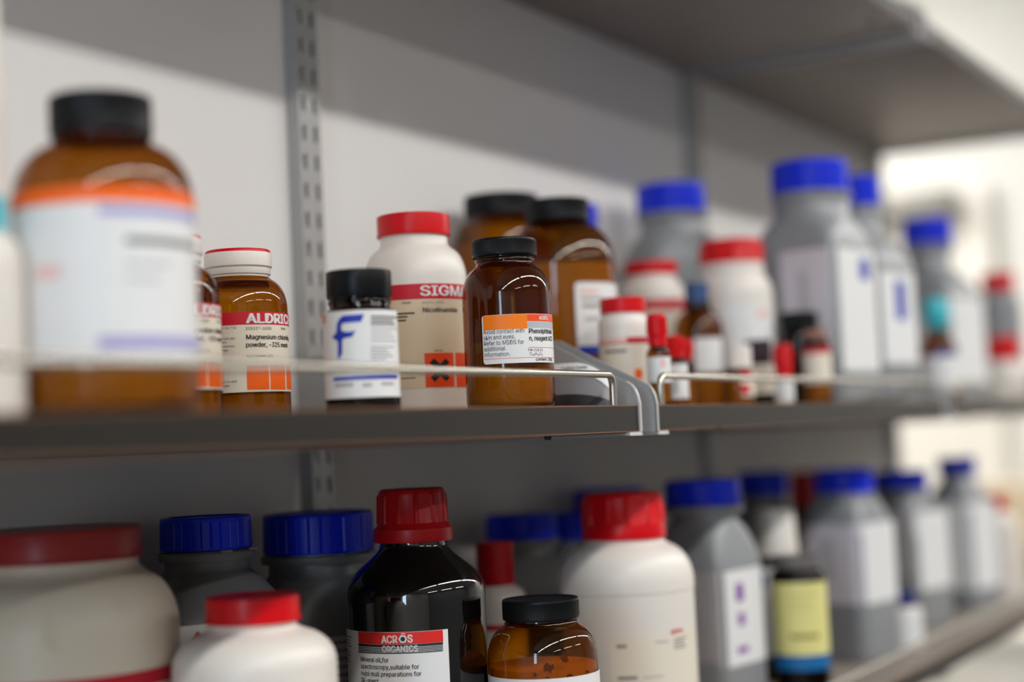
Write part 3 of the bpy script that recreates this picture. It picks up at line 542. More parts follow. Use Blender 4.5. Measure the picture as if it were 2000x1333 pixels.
  {'id': 'M6', 'name': 'amber_bottle', 'label': 'sharply focused amber bottle with orange-blocked phenolphthalein label and black ribbed cap', 'cat': 'bottle', 'x': 0.9777, 'y': -0.255, 'z': 1.4705, 'rot': -1.0391, 'parts': [{'t': 'patch', 'mat': 'paper_white', 'a': (-0.5918, 1.5359), 'z': (0.03191, 0.06628), 'lev': 1, 'name': 'label', 'rc': 0.0022}, {'t': 'patch', 'mat': 'ink_orange2', 'a': (-0.5576, 0.4402), 'z': (0.05586, 0.06608), 'lev': 2, 'name': 'orange_block', 'sub': 0}, {'t': 'patch', 'mat': 'ink_redorange2', 'a': (0.4452, 1.501), 'z': (0.06109, 0.06598), 'lev': 2, 'name': 'red_block', 'sub': 0}, {'t': 'patch', 'mat': 'ink_silver', 'a': (0.4495, 1.501), 'z': (0.05639, 0.06073), 'lev': 2, 'name': 'grey_block', 'sub': 0}, {'t': 'text', 'mat': 'paper_white', 'txt': 'ACRŌS', 'a': 0.7622, 'z': 0.06222, 'h': 0.00252, 'bold': 0.05, 'lev': 3, 'name': 'lettering', 'sub': 0, 'sx': 0.85}, {'t': 'text', 'mat': 'ink_ink', 'txt': 'Avoid contact with', 'a': -0.5661, 'z': 0.05313, 'h': 0.00297, 'bold': 0, 'lev': 2, 'name': 'lettering', 'sub': 0, 'sx': 0.845}, {'t': 'text', 'mat': 'ink_ink', 'txt': 'skin and eyes.', 'a': -0.5663, 'z': 0.04913, 'h': 0.00297, 'bold': 0, 'lev': 2, 'name': 'lettering', 'sub': 0, 'sx': 0.845}, {'t': 'text', 'mat': 'ink_ink', 'txt': 'Refer to MSDS for', 'a': -0.5664, 'z': 0.04513, 'h': 0.00297, 'bold': 0, 'lev': 2, 'name': 'lettering', 'sub': 0, 'sx': 0.845}, {'t': 'text', 'mat': 'ink_ink', 'txt': 'additional', 'a': -0.5665, 'z': 0.04113, 'h': 0.00297, 'bold': 0, 'lev': 2, 'name': 'lettering', 'sub': 0, 'sx': 0.845}, {'t': 'text', 'mat': 'ink_ink', 'txt': 'information.', 'a': -0.5667, 'z': 0.03713, 'h': 0.00297, 'bold': 0, 'lev': 2, 'name': 'lettering', 'sub': 0, 'sx': 0.845}, {'t': 'text', 'mat': 'ink_ink', 'txt': 'Phenolphthalei', 'a': 0.4645, 'z': 0.05245, 'h': 0.00329, 'bold': 0.03, 'lev': 2, 'name': 'lettering', 'sub': 0, 'sx': 0.84}, {'t': 'text', 'mat': 'ink_ink', 'txt': 'n, reagent ACS', 'a': 0.4687, 'z': 0.0474, 'h': 0.00329, 'bold': 0.03, 'lev': 2, 'name': 'lettering', 'sub': 0, 'sx': 0.84}, {'t': 'patch', 'mat': 'ink_redorange2', 'a': (-0.5814, 1.501), 'z': (0.03538, 0.03566), 'lev': 2, 'name': 'red_rule', 'sub': 0}, {'t': 'patch', 'mat': 'ink_redorange2', 'a': (0.4481, 1.501), 'z': (0.04238, 0.04267), 'lev': 2, 'name': 'red_rule', 'sub': 0}, {'t': 'text', 'mat': 'ink_ink', 'txt': 'FW 318.32', 'a': 0.4311, 'z': 0.03987, 'h': 0.00179, 'bold': 0, 'lev': 2, 'name': 'lettering', 'sub': 0, 'sx': 1.0}, {'t': 'text', 'mat': 'ink_ink', 'txt': 'C₂₀H₁₄O₄', 'a': 0.4642, 'z': 0.03715, 'h': 0.00197, 'bold': 0, 'lev': 2, 'name': 'lettering', 'sub': 0, 'sx': 1.0}, {'t': 'text', 'mat': 'ink_ink', 'txt': 'content: 100g', 'a': 0.6158, 'z': 0.03313, 'h': 0.00215, 'bold': 0.02, 'lev': 2, 'name': 'lettering', 'sub': 0, 'sx': 1.0}], 'body': {'mat': 'amber_glass', 'r': 0.03194, 'zs': 0.0795, 'zn': 0.10312, 'rn': 0.02056, 'zt': 0.11626, 'kind': 'round', 'sq': 0, 'base': 0.006, 'part': 'body'}, 'fill': {'z': 0.0278, 'mat': 'powder_white'}, 'cap': {'kind': 'fine', 'mat': 'black_plastic', 'z0': 0.11007, 'z1': 0.12246, 'r': 0.0235, 'rt': 0.0235}},
  {'id': 'M7', 'name': 'amber_bottle', 'label': 'blurred amber bottle with black cap standing against the wall behind the other amber ones', 'cat': 'bottle', 'x': 1.3208, 'y': -0.052, 'z': 1.4705, 'rot': -1.0385, 'parts': [], 'body': {'mat': 'amber_glass', 'r': 0.04812, 'zs': 0.15701, 'zn': 0.19304, 'rn': 0.03472, 'zt': 0.20537, 'kind': 'round', 'sq': 0, 'base': 0.006, 'part': 'body'}, 'fill': {'z': 0.16675, 'mat': 'powder_white'}, 'cap': {'kind': 'fine', 'mat': 'black_plastic', 'z0': 0.1948, 'z1': 0.21549, 'r': 0.03621, 'rt': 0.03621}},
  {'id': 'M8', 'name': 'amber_bottle', 'label': 'tall amber bottle with black cap and white blue-footed label behind the phenolphthalein bottle', 'cat': 'bottle', 'x': 1.2458, 'y': -0.155, 'z': 1.4705, 'rot': -1.0742, 'parts': [{'t': 'patch', 'mat': 'paper_white', 'a': (0.2361, 1.501), 'z': (0.04966, 0.11223), 'lev': 1, 'name': 'label', 'rc': 0.004}, {'t': 'patch', 'mat': 'ink_palepink', 'a': (0.3253, 0.7033), 'z': (0.10191, 0.1055), 'lev': 2, 'name': 'pink_bar', 'sub': 0}, {'t': 'patch', 'mat': 'ink_grey', 'a': (0.3478, 0.8509), 'z': (0.09699, 0.09878), 'lev': 2, 'name': 'print_line', 'sub': 0}, {'t': 'patch', 'mat': 'ink_grey', 'a': (0.3603, 0.8409), 'z': (0.09026, 0.09295), 'lev': 2, 'name': 'print_line', 'sub': 0}, {'t': 'patch', 'mat': 'ink_palegrey', 'a': (0.406, 0.7568), 'z': (0.07817, 0.08175), 'lev': 2, 'name': 'print_line', 'sub': 0}, {'t': 'patch', 'mat': 'ink_blue', 'a': (0.2538, 1.3963), 'z': (0.04956, 0.0567), 'lev': 2, 'name': 'blue_band', 'sub': 0}], 'body': {'mat': 'amber_glass', 'r': 0.04949, 'zs': 0.12938, 'zn': 0.16998, 'rn': 0.02475, 'zt': 0.18233, 'kind': 'round', 'sq': 0, 'base': 0.006, 'part': 'body'}, 'fill': {'z': 0.13072, 'mat': 'powder_white'}, 'cap': {'kind': 'fine', 'mat': 'black_plastic', 'z0': 0.17221, 'z1': 0.19138, 'r': 0.02841, 'rt': 0.02841}},
  {'id': 'M10', 'name': 'grey_bottle', 'label': 'grey bottle whose blue cap just shows right of the tall amber bottle', 'cat': 'bottle', 'x': 1.4905, 'y': -0.045, 'z': 1.4705, 'rot': -0.9115, 'parts': [], 'body': {'mat': 'grey_plastic', 'r': 0.03049, 'zs': 0.17333, 'zn': 0.1963, 'rn': 0.02069, 'zt': 0.20721, 'kind': 'cone', 'sq': 1, 'base': 0.004, 'part': 'body'}, 'cap': {'kind': 'grooved', 'mat': 'blue_plastic', 'z0': 0.20139, 'z1': 0.2254, 'r': 0.02341, 'rt': 0.02341}},
  {'id': 'M11', 'name': 'grey_bottle', 'label': 'grey square bottle with blue cap behind the red-capped white bottles', 'cat': 'bottle', 'x': 1.6811, 'y': -0.07, 'z': 1.4705, 'rot': -0.7099, 'parts': [], 'body': {'mat': 'grey_plastic', 'r': 0.04987, 'zs': 0.17503, 'zn': 0.20873, 'rn': 0.03799, 'zt': 0.23234, 'kind': 'cone', 'sq': 1, 'base': 0.004, 'part': 'body', 'ring': 1}, 'cap': {'kind': 'grooved', 'mat': 'blue_plastic', 'z0': 0.23193, 'z1': 0.265, 'r': 0.04096, 'rt': 0.04096}},
  {'id': 'M12', 'name': 'white_jar', 'label': 'white jar with red cap and red-striped cream label behind the small red vials', 'cat': 'bottle', 'x': 1.4993, 'y': -0.125, 'z': 1.4705, 'rot': -1.1313, 'parts': [{'t': 'patch', 'mat': 'paper_cream', 'a': (-1.4835, 1.4835), 'z': (0.02368, 0.1149), 'lev': 1, 'name': 'label'}, {'t': 'patch', 'mat': 'ink_crimson', 'a': (-1.4835, 1.4835), 'z': (0.10439, 0.1149), 'lev': 2, 'name': 'red_band', 'sub': 0}], 'body': {'mat': 'white_plastic', 'r': 0.03471, 'zs': 0.12218, 'zn': 0.13562, 'rn': 0.0267, 'zt': 0.14518, 'kind': 'round', 'sq': 0, 'base': 0.004, 'part': 'body'}, 'cap': {'kind': 'plain', 'mat': 'red_plastic', 'z0': 0.1429, 'z1': 0.15617, 'r': 0.0283, 'rt': 0.0283}},
  {'id': 'M13', 'name': 'white_bottle', 'label': 'small white bottle with red cap and thin red stripe beside the steel bracket', 'cat': 'bottle', 'x': 1.1959, 'y': -0.24, 'z': 1.4705, 'rot': -1.1125, 'parts': [{'t': 'patch', 'mat': 'paper_cream', 'a': (-1.4835, 1.4835), 'z': (0.00996, 0.05872), 'lev': 1, 'name': 'label'}, {'t': 'patch', 'mat': 'ink_crimson', 'a': (-1.4835, 1.4835), 'z': (0.05362, 0.05872), 'lev': 2, 'name': 'red_band', 'sub': 0}, {'t': 'patch', 'mat': 'ink_palepink', 'a': (-1.2309, 0.0906), 'z': (0.0546, 0.05885), 'lev': 3, 'name': 'pale_lettering', 'sub': 0}, {'t': 'patch', 'mat': 'ink_grey', 'a': (-0.8648, 0.0693), 'z': (0.04637, 0.04892), 'lev': 2, 'name': 'print_line', 'sub': 0}, {'t': 'patch', 'mat': 'ink_orange', 'a': (0.3463, 0.6633), 'z': (0.02425, 0.03232), 'lev': 2, 'name': 'orange_mark', 'sub': 0}], 'body': {'mat': 'white_plastic', 'r': 0.02152, 'zs': 0.06892, 'zn': 0.07729, 'rn': 0.01808, 'zt': 0.08456, 'kind': 'round', 'sq': 0, 'base': 0.004, 'part': 'body'}, 'cap': {'kind': 'plain', 'mat': 'red_plastic', 'z0': 0.08018, 'z1': 0.09302, 'r': 0.01937, 'rt': 0.01937}},
  {'id': 'M14a', 'name': 'amber_vial', 'label': 'amber vial with tall red cap right beside the small white red-capped bottle', 'cat': 'vial', 'x': 1.1736, 'y': -0.281, 'z': 1.4705, 'rot': -1.1332, 'parts': [{'t': 'patch', 'mat': 'paper_white', 'a': (-1.4835, 1.4835), 'z': (0.01923, 0.03996), 'lev': 1, 'name': 'label'}, {'t': 'patch', 'mat': 'ink_palepink', 'a': (0.1656, 0.6377), 'z': (0.03143, 0.03808), 'lev': 2, 'name': 'pink_mark', 'sub': 0}], 'body': {'mat': 'amber_glass', 'r': 0.0096, 'zs': 0.04157, 'zn': 0.04755, 'rn': 0.00668, 'zt': 0.05089, 'kind': 'round', 'sq': 0, 'base': 0.002, 'part': 'body'}, 'fill': {'z': 0.02451, 'mat': 'powder_white'}, 'cap': {'kind': 'safety', 'mat': 'red_plastic', 'z0': 0.04918, 'z1': 0.0755, 'r': 0.00752, 'rt': 0.00752}},
  {'id': 'M14b', 'name': 'amber_vial', 'label': 'short red-capped amber vial in the middle of three, its label reaching below the rail', 'cat': 'vial', 'x': 1.2305, 'y': -0.27, 'z': 1.4705, 'rot': -1.1437, 'parts': [{'t': 'patch', 'mat': 'paper_white', 'a': (-1.4835, 1.4835), 'z': (0.00634, 0.03571), 'lev': 1, 'name': 'label'}, {'t': 'patch', 'mat': 'ink_silver', 'a': (-0.3693, 0.1548), 'z': (0.01067, 0.02147), 'lev': 2, 'name': 'grey_mark', 'sub': 0}], 'body': {'mat': 'amber_glass', 'r': 0.01001, 'zs': 0.03573, 'zn': 0.04022, 'rn': 0.00653, 'zt': 0.0437, 'kind': 'round', 'sq': 0, 'base': 0.002, 'part': 'body'}, 'fill': {'z': 0.02576, 'mat': 'powder_white'}, 'cap': {'kind': 'safety', 'mat': 'red_plastic', 'z0': 0.04192, 'z1': 0.0602, 'r': 0.0074, 'rt': 0.0074}},
  {'id': 'M14c', 'name': 'amber_vial', 'label': 'short red-capped amber vial, third and furthest right of the red trio', 'cat': 'vial', 'x': 1.3185, 'y': -0.24, 'z': 1.4705, 'rot': -1.15, 'parts': [], 'body': {'mat': 'amber_glass', 'r': 0.00883, 'zs': 0.03779, 'zn': 0.04209, 'rn': 0.00604, 'zt': 0.0458, 'kind': 'round', 'sq': 0, 'base': 0.002, 'part': 'body'}, 'fill': {'z': 0.02853, 'mat': 'powder_white'}, 'cap': {'kind': 'safety', 'mat': 'red_plastic', 'z0': 0.0439, 'z1': 0.06249, 'r': 0.00697, 'rt': 0.00697}},
  {'id': 'M15', 'name': 'amber_bottle', 'label': 'amber bottle with dull blue cap and small white label behind the rail', 'cat': 'bottle', 'x': 1.4671, 'y': -0.19, 'z': 1.4705, 'rot': -1.1595, 'parts': [{'t': 'patch', 'mat': 'paper_white', 'a': (-0.2305, 1.1177), 'z': (0.03578, 0.07031), 'lev': 1, 'name': 'label', 'rc': 0.002}], 'body': {'mat': 'amber_glass', 'r': 0.02469, 'zs': 0.0758, 'zn': 0.09965, 'rn': 0.01286, 'zt': 0.10737, 'kind': 'round', 'sq': 0, 'base': 0.003, 'part': 'body'}, 'fill': {'z': 0.05034, 'mat': 'powder_white'}, 'cap': {'kind': 'plain', 'mat': 'slate_blue_plastic', 'z0': 0.10226, 'z1': 0.12699, 'r': 0.01234, 'rt': 0.01234}},
  {'id': 'M16', 'name': 'white_bottle', 'label': 'white bottle with large bright red cap in the second bay', 'cat': 'bottle', 'x': 1.5635, 'y': -0.19, 'z': 1.4705, 'rot': -1.1823, 'parts': [{'t': 'patch', 'mat': 'paper_white', 'a': (-0.3491, 1.2217), 'z': (0.05657, 0.10691), 'lev': 1, 'name': 'label'}, {'t': 'patch', 'mat': 'ink_palepink', 'a': (0.6131, 0.9829), 'z': (0.09213, 0.10122), 'lev': 2, 'name': 'pink_mark', 'sub': 0}], 'body': {'mat': 'white_plastic', 'r': 0.04167, 'zs': 0.11534, 'zn': 0.13851, 'rn': 0.03356, 'zt': 0.15353, 'kind': 'round', 'sq': 0, 'base': 0.004, 'part': 'body'}, 'cap': {'kind': 'safety', 'mat': 'red_plastic', 'z0': 0.14227, 'z1': 0.17825, 'r': 0.03356, 'rt': 0.03356}},
  {'id': 'M17', 'name': 'amber_vial', 'label': 'amber vial with white cap between the rail and white red-capped bottle', 'cat': 'vial', 'x': 1.3886, 'y': -0.262, 'z': 1.4705, 'rot': -1.1825, 'parts': [{'t': 'patch', 'mat': 'paper_cream', 'a': (0.1745, 1.4835), 'z': (0.00843, 0.03224), 'lev': 1, 'name': 'label'}, {'t': 'patch', 'mat': 'ink_crimson', 'a': (0.1427, 0.9239), 'z': (0.02746, 0.0327), 'lev': 2, 'name': 'red_mark', 'sub': 0}, {'t': 'patch', 'mat': 'ink_crimson', 'a': (0.1176, 0.7845), 'z': (0.01079, 0.01936), 'lev': 2, 'name': 'red_mark', 'sub': 0}], 'body': {'mat': 'amber_glass', 'r': 0.01442, 'zs': 0.02918, 'zn': 0.03406, 'rn': 0.01154, 'zt': 0.03741, 'kind': 'round', 'sq': 0, 'base': 0.002, 'part': 'body'}, 'fill': {'z': 0.02775, 'mat': 'powder_white'}, 'cap': {'kind': 'plain', 'mat': 'white_plastic', 'z0': 0.03543, 'z1': 0.05648, 'r': 0.01346, 'rt': 0.01346}},
  {'id': 'M18', 'name': 'dark_vial', 'label': 'dark vial with purplish black cap and cream label', 'cat': 'vial', 'x': 1.4781, 'y': -0.248, 'z': 1.4705, 'rot': -1.1957, 'parts': [{'t': 'patch', 'mat': 'paper_cream', 'a': (-0.6981, 1.4835), 'z': (0.01189, 0.04108), 'lev': 1, 'name': 'label'}], 'body': {'mat': 'dark_glass', 'r': 0.01422, 'zs': 0.04014, 'zn': 0.04329, 'rn': 0.01117, 'zt': 0.04684, 'kind': 'round', 'sq': 0, 'base': 0.002, 'part': 'body'}, 'fill': {'z': 0.02953, 'mat': 'powder_dark'}, 'cap': {'kind': 'plain', 'mat': 'plum_plastic', 'z0': 0.04473, 'z1': 0.06548, 'r': 0.01321, 'rt': 0.01321}},
  {'id': 'M19', 'name': 'red_capped_vial', 'label': 'clear-bodied vial with slender bright red cap behind the thin rail', 'cat': 'vial', 'x': 1.4605, 'y': -0.28, 'z': 1.4705, 'rot': -1.2106, 'parts': [{'t': 'patch', 'mat': 'paper_white', 'a': (-1.3963, 1.3963), 'z': (0.00734, 0.02118), 'lev': 1, 'name': 'label'}], 'body': {'mat': 'white_plastic', 'r': 0.00896, 'zs': 0.02263, 'zn': 0.02619, 'rn': 0.00597, 'zt': 0.02967, 'kind': 'round', 'sq': 0, 'base': 0.002, 'part': 'body'}, 'fill': {'z': 0.02759, 'mat': 'powder_dark'}, 'cap': {'kind': 'safety', 'mat': 'red_plastic', 'z0': 0.0276, 'z1': 0.05842, 'r': 0.00846, 'rt': 0.00846}},
  {'id': 'M20', 'name': 'dark_bottle', 'label': 'dark brown bottle with black cap in front of the biggest grey bottle', 'cat': 'bottle', 'x': 1.5881, 'y': -0.252, 'z': 1.4705, 'rot': -1.2217, 'parts': [], 'body': {'mat': 'dark_glass', 'r': 0.01991, 'zs': 0.06764, 'zn': 0.07856, 'rn': 0.01614, 'zt': 0.08661, 'kind': 'round', 'sq': 0, 'base': 0.003, 'part': 'body'}, 'fill': {'z': 0.05428, 'mat': 'powder_dark'}, 'cap': {'kind': 'fine', 'mat': 'black_plastic', 'z0': 0.08051, 'z1': 0.09765, 'r': 0.01937, 'rt': 0.01937}},
  {'id': 'M21', 'name': 'amber_vial', 'label': 'amber vial with red-topped cream label in front of the biggest grey bottle', 'cat': 'vial', 'x': 1.5531, 'y': -0.281, 'z': 1.4705, 'rot': -1.231, 'parts': [{'t': 'patch', 'mat': 'paper_cream', 'a': (-1.0472, 1.3963), 'z': (0.02057, 0.0569), 'lev': 1, 'name': 'label'}, {'t': 'patch', 'mat': 'ink_crimson', 'a': (-1.0472, 1.3963), 'z': (0.05119, 0.0569), 'lev': 2, 'name': 'red_band', 'sub': 0}], 'body': {'mat': 'amber_glass', 'r': 0.01466, 'zs': 0.06114, 'zn': 0.06605, 'rn': 0.01047, 'zt': 0.06867, 'kind': 'round', 'sq': 0, 'base': 0.002, 'part': 'body'}, 'fill': {'z': 0.02832, 'mat': 'powder_white'}, 'cap': {'kind': 'plain', 'mat': 'brown_plastic', 'z0': 0.06652, 'z1': 0.07646, 'r': 0.01152, 'rt': 0.01152}},
  {'id': 'M22', 'name': 'grey_bottle', 'label': 'biggest grey square bottle with bright blue cap and white labels on two faces', 'cat': 'bottle', 'x': 1.6812, 'y': -0.24, 'z': 1.4705, 'rot': -1.722, 'parts': [{'t': 'face', 'mat': 'paper_lilac', 'face': 0, 'u': (-0.014, 0.043), 'z': (0.05, 0.168), 'lev': 1, 'name': 'label', 'rc': 0.003}, {'t': 'face', 'mat': 'ink_palegrey', 'face': 0, 'u': (0.008, 0.018), 'z': (0.085, 0.145), 'lev': 2, 'name': 'print_block', 'rc': 0, 'sub': 0}, {'t': 'face', 'mat': 'paper_white', 'face': 90, 'u': (-0.05, 0.05), 'z': (0.035, 0.168), 'lev': 1, 'name': 'label', 'rc': 0}, {'t': 'face', 'mat': 'ink_blue', 'face': 90, 'u': (0.004, 0.026), 'z': (0.135, 0.158), 'lev': 2, 'name': 'blue_mark', 'rc': 0, 'sub': 2}], 'body': {'mat': 'grey_plastic', 'r': 0.05206, 'zs': 0.17221, 'zn': 0.20586, 'rn': 0.04188, 'zt': 0.23507, 'kind': 'cone', 'sq': 1, 'base': 0.004, 'part': 'body', 'ring': 1}, 'cap': {'kind': 'grooved', 'mat': 'blue_plastic', 'z0': 0.2349, 'z1': 0.26978, 'r': 0.04301, 'rt': 0.04301}},
  {'id': 'M23', 'name': 'grey_bottle', 'label': 'grey square bottle with blue cap tucked behind the biggest grey bottle', 'cat': 'bottle', 'x': 1.8042, 'y': -0.249, 'z': 1.4705, 'rot': -1.748, 'parts': [{'t': 'face', 'mat': 'paper_white', 'face': 90, 'u': (-0.048, 0.048), 'z': (0.045, 0.15), 'lev': 1, 'name': 'label', 'rc': 0}, {'t': 'face', 'mat': 'ink_blue', 'face': 90, 'u': (-0.01, 0.014), 'z': (0.095, 0.14), 'lev': 2, 'name': 'blue_mark', 'rc': 0, 'sub': 0}], 'body': {'mat': 'grey_plastic', 'r': 0.0515, 'zs': 0.1609, 'zn': 0.19883, 'rn': 0.02994, 'zt': 0.23174, 'kind': 'cone', 'sq': 1, 'base': 0.004, 'part': 'body', 'ring': 1}, 'cap': {'kind': 'grooved', 'mat': 'blue_plastic', 'z0': 0.23158, 'z1': 0.26634, 'r': 0.03114, 'rt': 0.03114}},
  {'id': 'M24', 'name': 'grey_bottle', 'label': 'grey bottle with blue cap furthest along the middle shelf', 'cat': 'bottle', 'x': 2.2894, 'y': -0.2, 'z': 1.4705, 'rot': -1.791, 'parts': [{'t': 'face', 'mat': 'paper_lilac', 'face': 0, 'u': (-0.045, 0.045), 'z': (0.03, 0.125), 'lev': 1, 'name': 'label', 'rc': 0}, {'t': 'face', 'mat': 'paper_white', 'face': 90, 'u': (-0.05, 0.05), 'z': (0.03, 0.15), 'lev': 1, 'name': 'label', 'rc': 0}], 'body': {'mat': 'grey_plastic', 'r': 0.05789, 'zs': 0.15629, 'zn': 0.19533, 'rn': 0.03117, 'zt': 0.2324, 'kind': 'cone', 'sq': 1, 'base': 0.004, 'part': 'body', 'ring': 1}, 'cap': {'kind': 'grooved', 'mat': 'blue_plastic', 'z0': 0.23192, 'z1': 0.26974, 'r': 0.03562, 'rt': 0.03562}},
  {'id': 'M25', 'name': 'amber_bottle', 'label': 'small brown bottle with round turquoise cap and white label', 'cat': 'bottle', 'x': 2.0247, 'y': -0.278, 'z': 1.4705, 'rot': -1.3046, 'parts': [{'t': 'patch', 'mat': 'paper_white', 'a': (-1.2217, 1.4835), 'z': (0.0138, 0.05915), 'lev': 1, 'name': 'label'}, {'t': 'patch', 'mat': 'ink_blue', 'a': (-0.3491, 1.0472), 'z': (0.05833, 0.06352), 'lev': 2, 'name': 'blue_band', 'sub': 0}], 'body': {'mat': 'amber_glass', 'r': 0.0236, 'zs': 0.06246, 'zn': 0.08246, 'rn': 0.01442, 'zt': 0.08901, 'kind': 'round', 'sq': 0, 'base': 0.003, 'part': 'body'}, 'fill': {'z': 0.04294, 'mat': 'powder_white'}, 'cap': {'kind': 'dome', 'mat': 'turquoise', 'z0': 0.09403, 'z1': 0.13594, 'r': 0.01836, 'rt': 0.01836}},
  {'id': 'M26', 'name': 'grey_bottle', 'label': 'grey round bottle with red cap behind a white one at the far shelf end', 'cat': 'bottle', 'x': 2.5943, 'y': -0.225, 'z': 1.4705, 'rot': -1.3417, 'parts': [], 'body': {'mat': 'grey_plastic', 'r': 0.03457, 'zs': 0.15889, 'zn': 0.17355, 'rn': 0.0247, 'zt': 0.18178, 'kind': 'round', 'sq': 0, 'base': 0.004, 'part': 'body'}, 'cap': {'kind': 'plain', 'mat': 'red_plastic', 'z0': 0.17913, 'z1': 0.20876, 'r': 0.02717, 'rt': 0.02717}},
  {'id': 'M27', 'name': 'white_bottle', 'label': 'white bottle with red cap at the far end of the middle shelf', 'cat': 'bottle', 'x': 2.4112, 'y': -0.268, 'z': 1.4705, 'rot': -1.3418, 'parts': [], 'body': {'mat': 'white_plastic', 'r': 0.03519, 'zs': 0.04511, 'zn': 0.05837, 'rn': 0.02295, 'zt': 0.06446, 'kind': 'round', 'sq': 0, 'base': 0.004, 'part': 'body'}, 'cap': {'kind': 'plain', 'mat': 'red_plastic', 'z0': 0.0621, 'z1': 0.0971, 'r': 0.02525, 'rt': 0.02525}},
  {'id': 'B1', 'name': 'white_jar', 'label': 'huge white jar with stained rim and dull red lid at the lower left corner', 'cat': 'bottle', 'x': 0.7028, 'y': -0.086, 'z': 1.1795, 'rot': -0.7569, 'parts': [{'t': 'patch', 'mat': 'paper_cream', 'a': (-1.7453, 1.5359), 'z': (0.10836, 0.1441), 'lev': 1, 'name': 'label'}, {'t': 'patch', 'mat': 'ink_crimson', 'a': (-1.7453, 1.5359), 'z': (0.1347, 0.1441), 'lev': 2, 'name': 'red_band', 'sub': 0}], 'body': {'mat': 'stained_white', 'r': 0.07306, 'zs': 0.16364, 'zn': 0.20121, 'rn': 0.04902, 'zt': 0.21918, 'kind': 'round', 'sq': 0, 'base': 0.01, 'part': 'body'}, 'cap': {'kind': 'plain', 'mat': 'dull_red_plastic', 'z0': 0.20888, 'z1': 0.22831, 'r': 0.05183, 'rt': 0.05183}},
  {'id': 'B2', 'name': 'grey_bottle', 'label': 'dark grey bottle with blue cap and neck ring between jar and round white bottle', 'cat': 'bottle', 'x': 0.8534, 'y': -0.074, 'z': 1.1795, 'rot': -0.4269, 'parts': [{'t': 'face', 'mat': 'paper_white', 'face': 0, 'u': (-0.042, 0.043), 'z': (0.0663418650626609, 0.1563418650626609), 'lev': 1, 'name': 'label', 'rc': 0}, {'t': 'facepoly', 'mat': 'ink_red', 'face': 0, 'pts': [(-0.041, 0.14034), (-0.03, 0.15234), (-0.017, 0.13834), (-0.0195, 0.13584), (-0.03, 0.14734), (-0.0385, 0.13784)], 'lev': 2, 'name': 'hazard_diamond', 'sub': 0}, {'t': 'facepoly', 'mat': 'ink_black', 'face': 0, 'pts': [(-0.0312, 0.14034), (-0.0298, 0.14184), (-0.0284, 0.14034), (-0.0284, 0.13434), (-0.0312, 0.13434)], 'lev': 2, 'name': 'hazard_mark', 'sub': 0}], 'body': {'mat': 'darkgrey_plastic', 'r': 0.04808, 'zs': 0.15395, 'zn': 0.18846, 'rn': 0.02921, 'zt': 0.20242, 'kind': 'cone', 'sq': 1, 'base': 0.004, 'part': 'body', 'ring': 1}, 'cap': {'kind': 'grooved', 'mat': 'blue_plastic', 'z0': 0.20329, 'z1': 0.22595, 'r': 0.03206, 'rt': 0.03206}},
  {'id': 'B3', 'name': 'grey_bottle', 'label': 'dark grey bottle with widest blue cap, in shade under the wall upright', 'cat': 'bottle', 'x': 0.9848, 'y': -0.072, 'z': 1.1795, 'rot': -0.5658, 'parts': [{'t': 'face', 'mat': 'paper_grey', 'face': 0, 'u': (-0.042, 0.043), 'z': (0.03970002253995228, 0.12970002253995228), 'lev': 1, 'name': 'label', 'rc': 0}, {'t': 'face', 'mat': 'ink_grey', 'face': 0, 'u': (-0.03, 0.04), 'z': (0.12370002253995227, 0.12620002253995227), 'lev': 2, 'name': 'print_line', 'rc': 0, 'sub': 0}, {'t': 'face', 'mat': 'ink_grey', 'face': 0, 'u': (-0.03, 0.034), 'z': (0.11770002253995226, 0.12020002253995227), 'lev': 2, 'name': 'print_line', 'rc': 0, 'sub': 0}, {'t': 'face', 'mat': 'ink_grey', 'face': 0, 'u': (-0.03, 0.028), 'z': (0.11170002253995227, 0.11420002253995228), 'lev': 2, 'name': 'print_line', 'rc': 0, 'sub': 0}, {'t': 'face', 'mat': 'ink_grey', 'face': 0, 'u': (-0.03, 0.04), 'z': (0.10570002253995227, 0.10820002253995227), 'lev': 2, 'name': 'print_line', 'rc': 0, 'sub': 0}, {'t': 'face', 'mat': 'ink_grey', 'face': 0, 'u': (-0.03, 0.034), 'z': (0.09970002253995228, 0.10220002253995228), 'lev': 2, 'name': 'print_line', 'rc': 0, 'sub': 0}, {'t': 'face', 'mat': 'ink_grey', 'face': 0, 'u': (-0.03, 0.028), 'z': (0.09370002253995227, 0.09620002253995227), 'lev': 2, 'name': 'print_line', 'rc': 0, 'sub': 0}, {'t': 'face', 'mat': 'ink_grey', 'face': 0, 'u': (-0.03, 0.04), 'z': (0.08770002253995227, 0.09020002253995227), 'lev': 2, 'name': 'print_line', 'rc': 0, 'sub': 0}], 'body': {'mat': 'darkgrey_plastic', 'r': 0.04797, 'zs': 0.13574, 'zn': 0.17285, 'rn': 0.03932, 'zt': 0.19004, 'kind': 'cone', 'sq': 1, 'base': 0.004, 'part': 'body', 'ring': 1}, 'cap': {'kind': 'grooved', 'mat': 'blue_plastic', 'z0': 0.19028, 'z1': 0.22044, 'r': 0.04286, 'rt': 0.04286}},
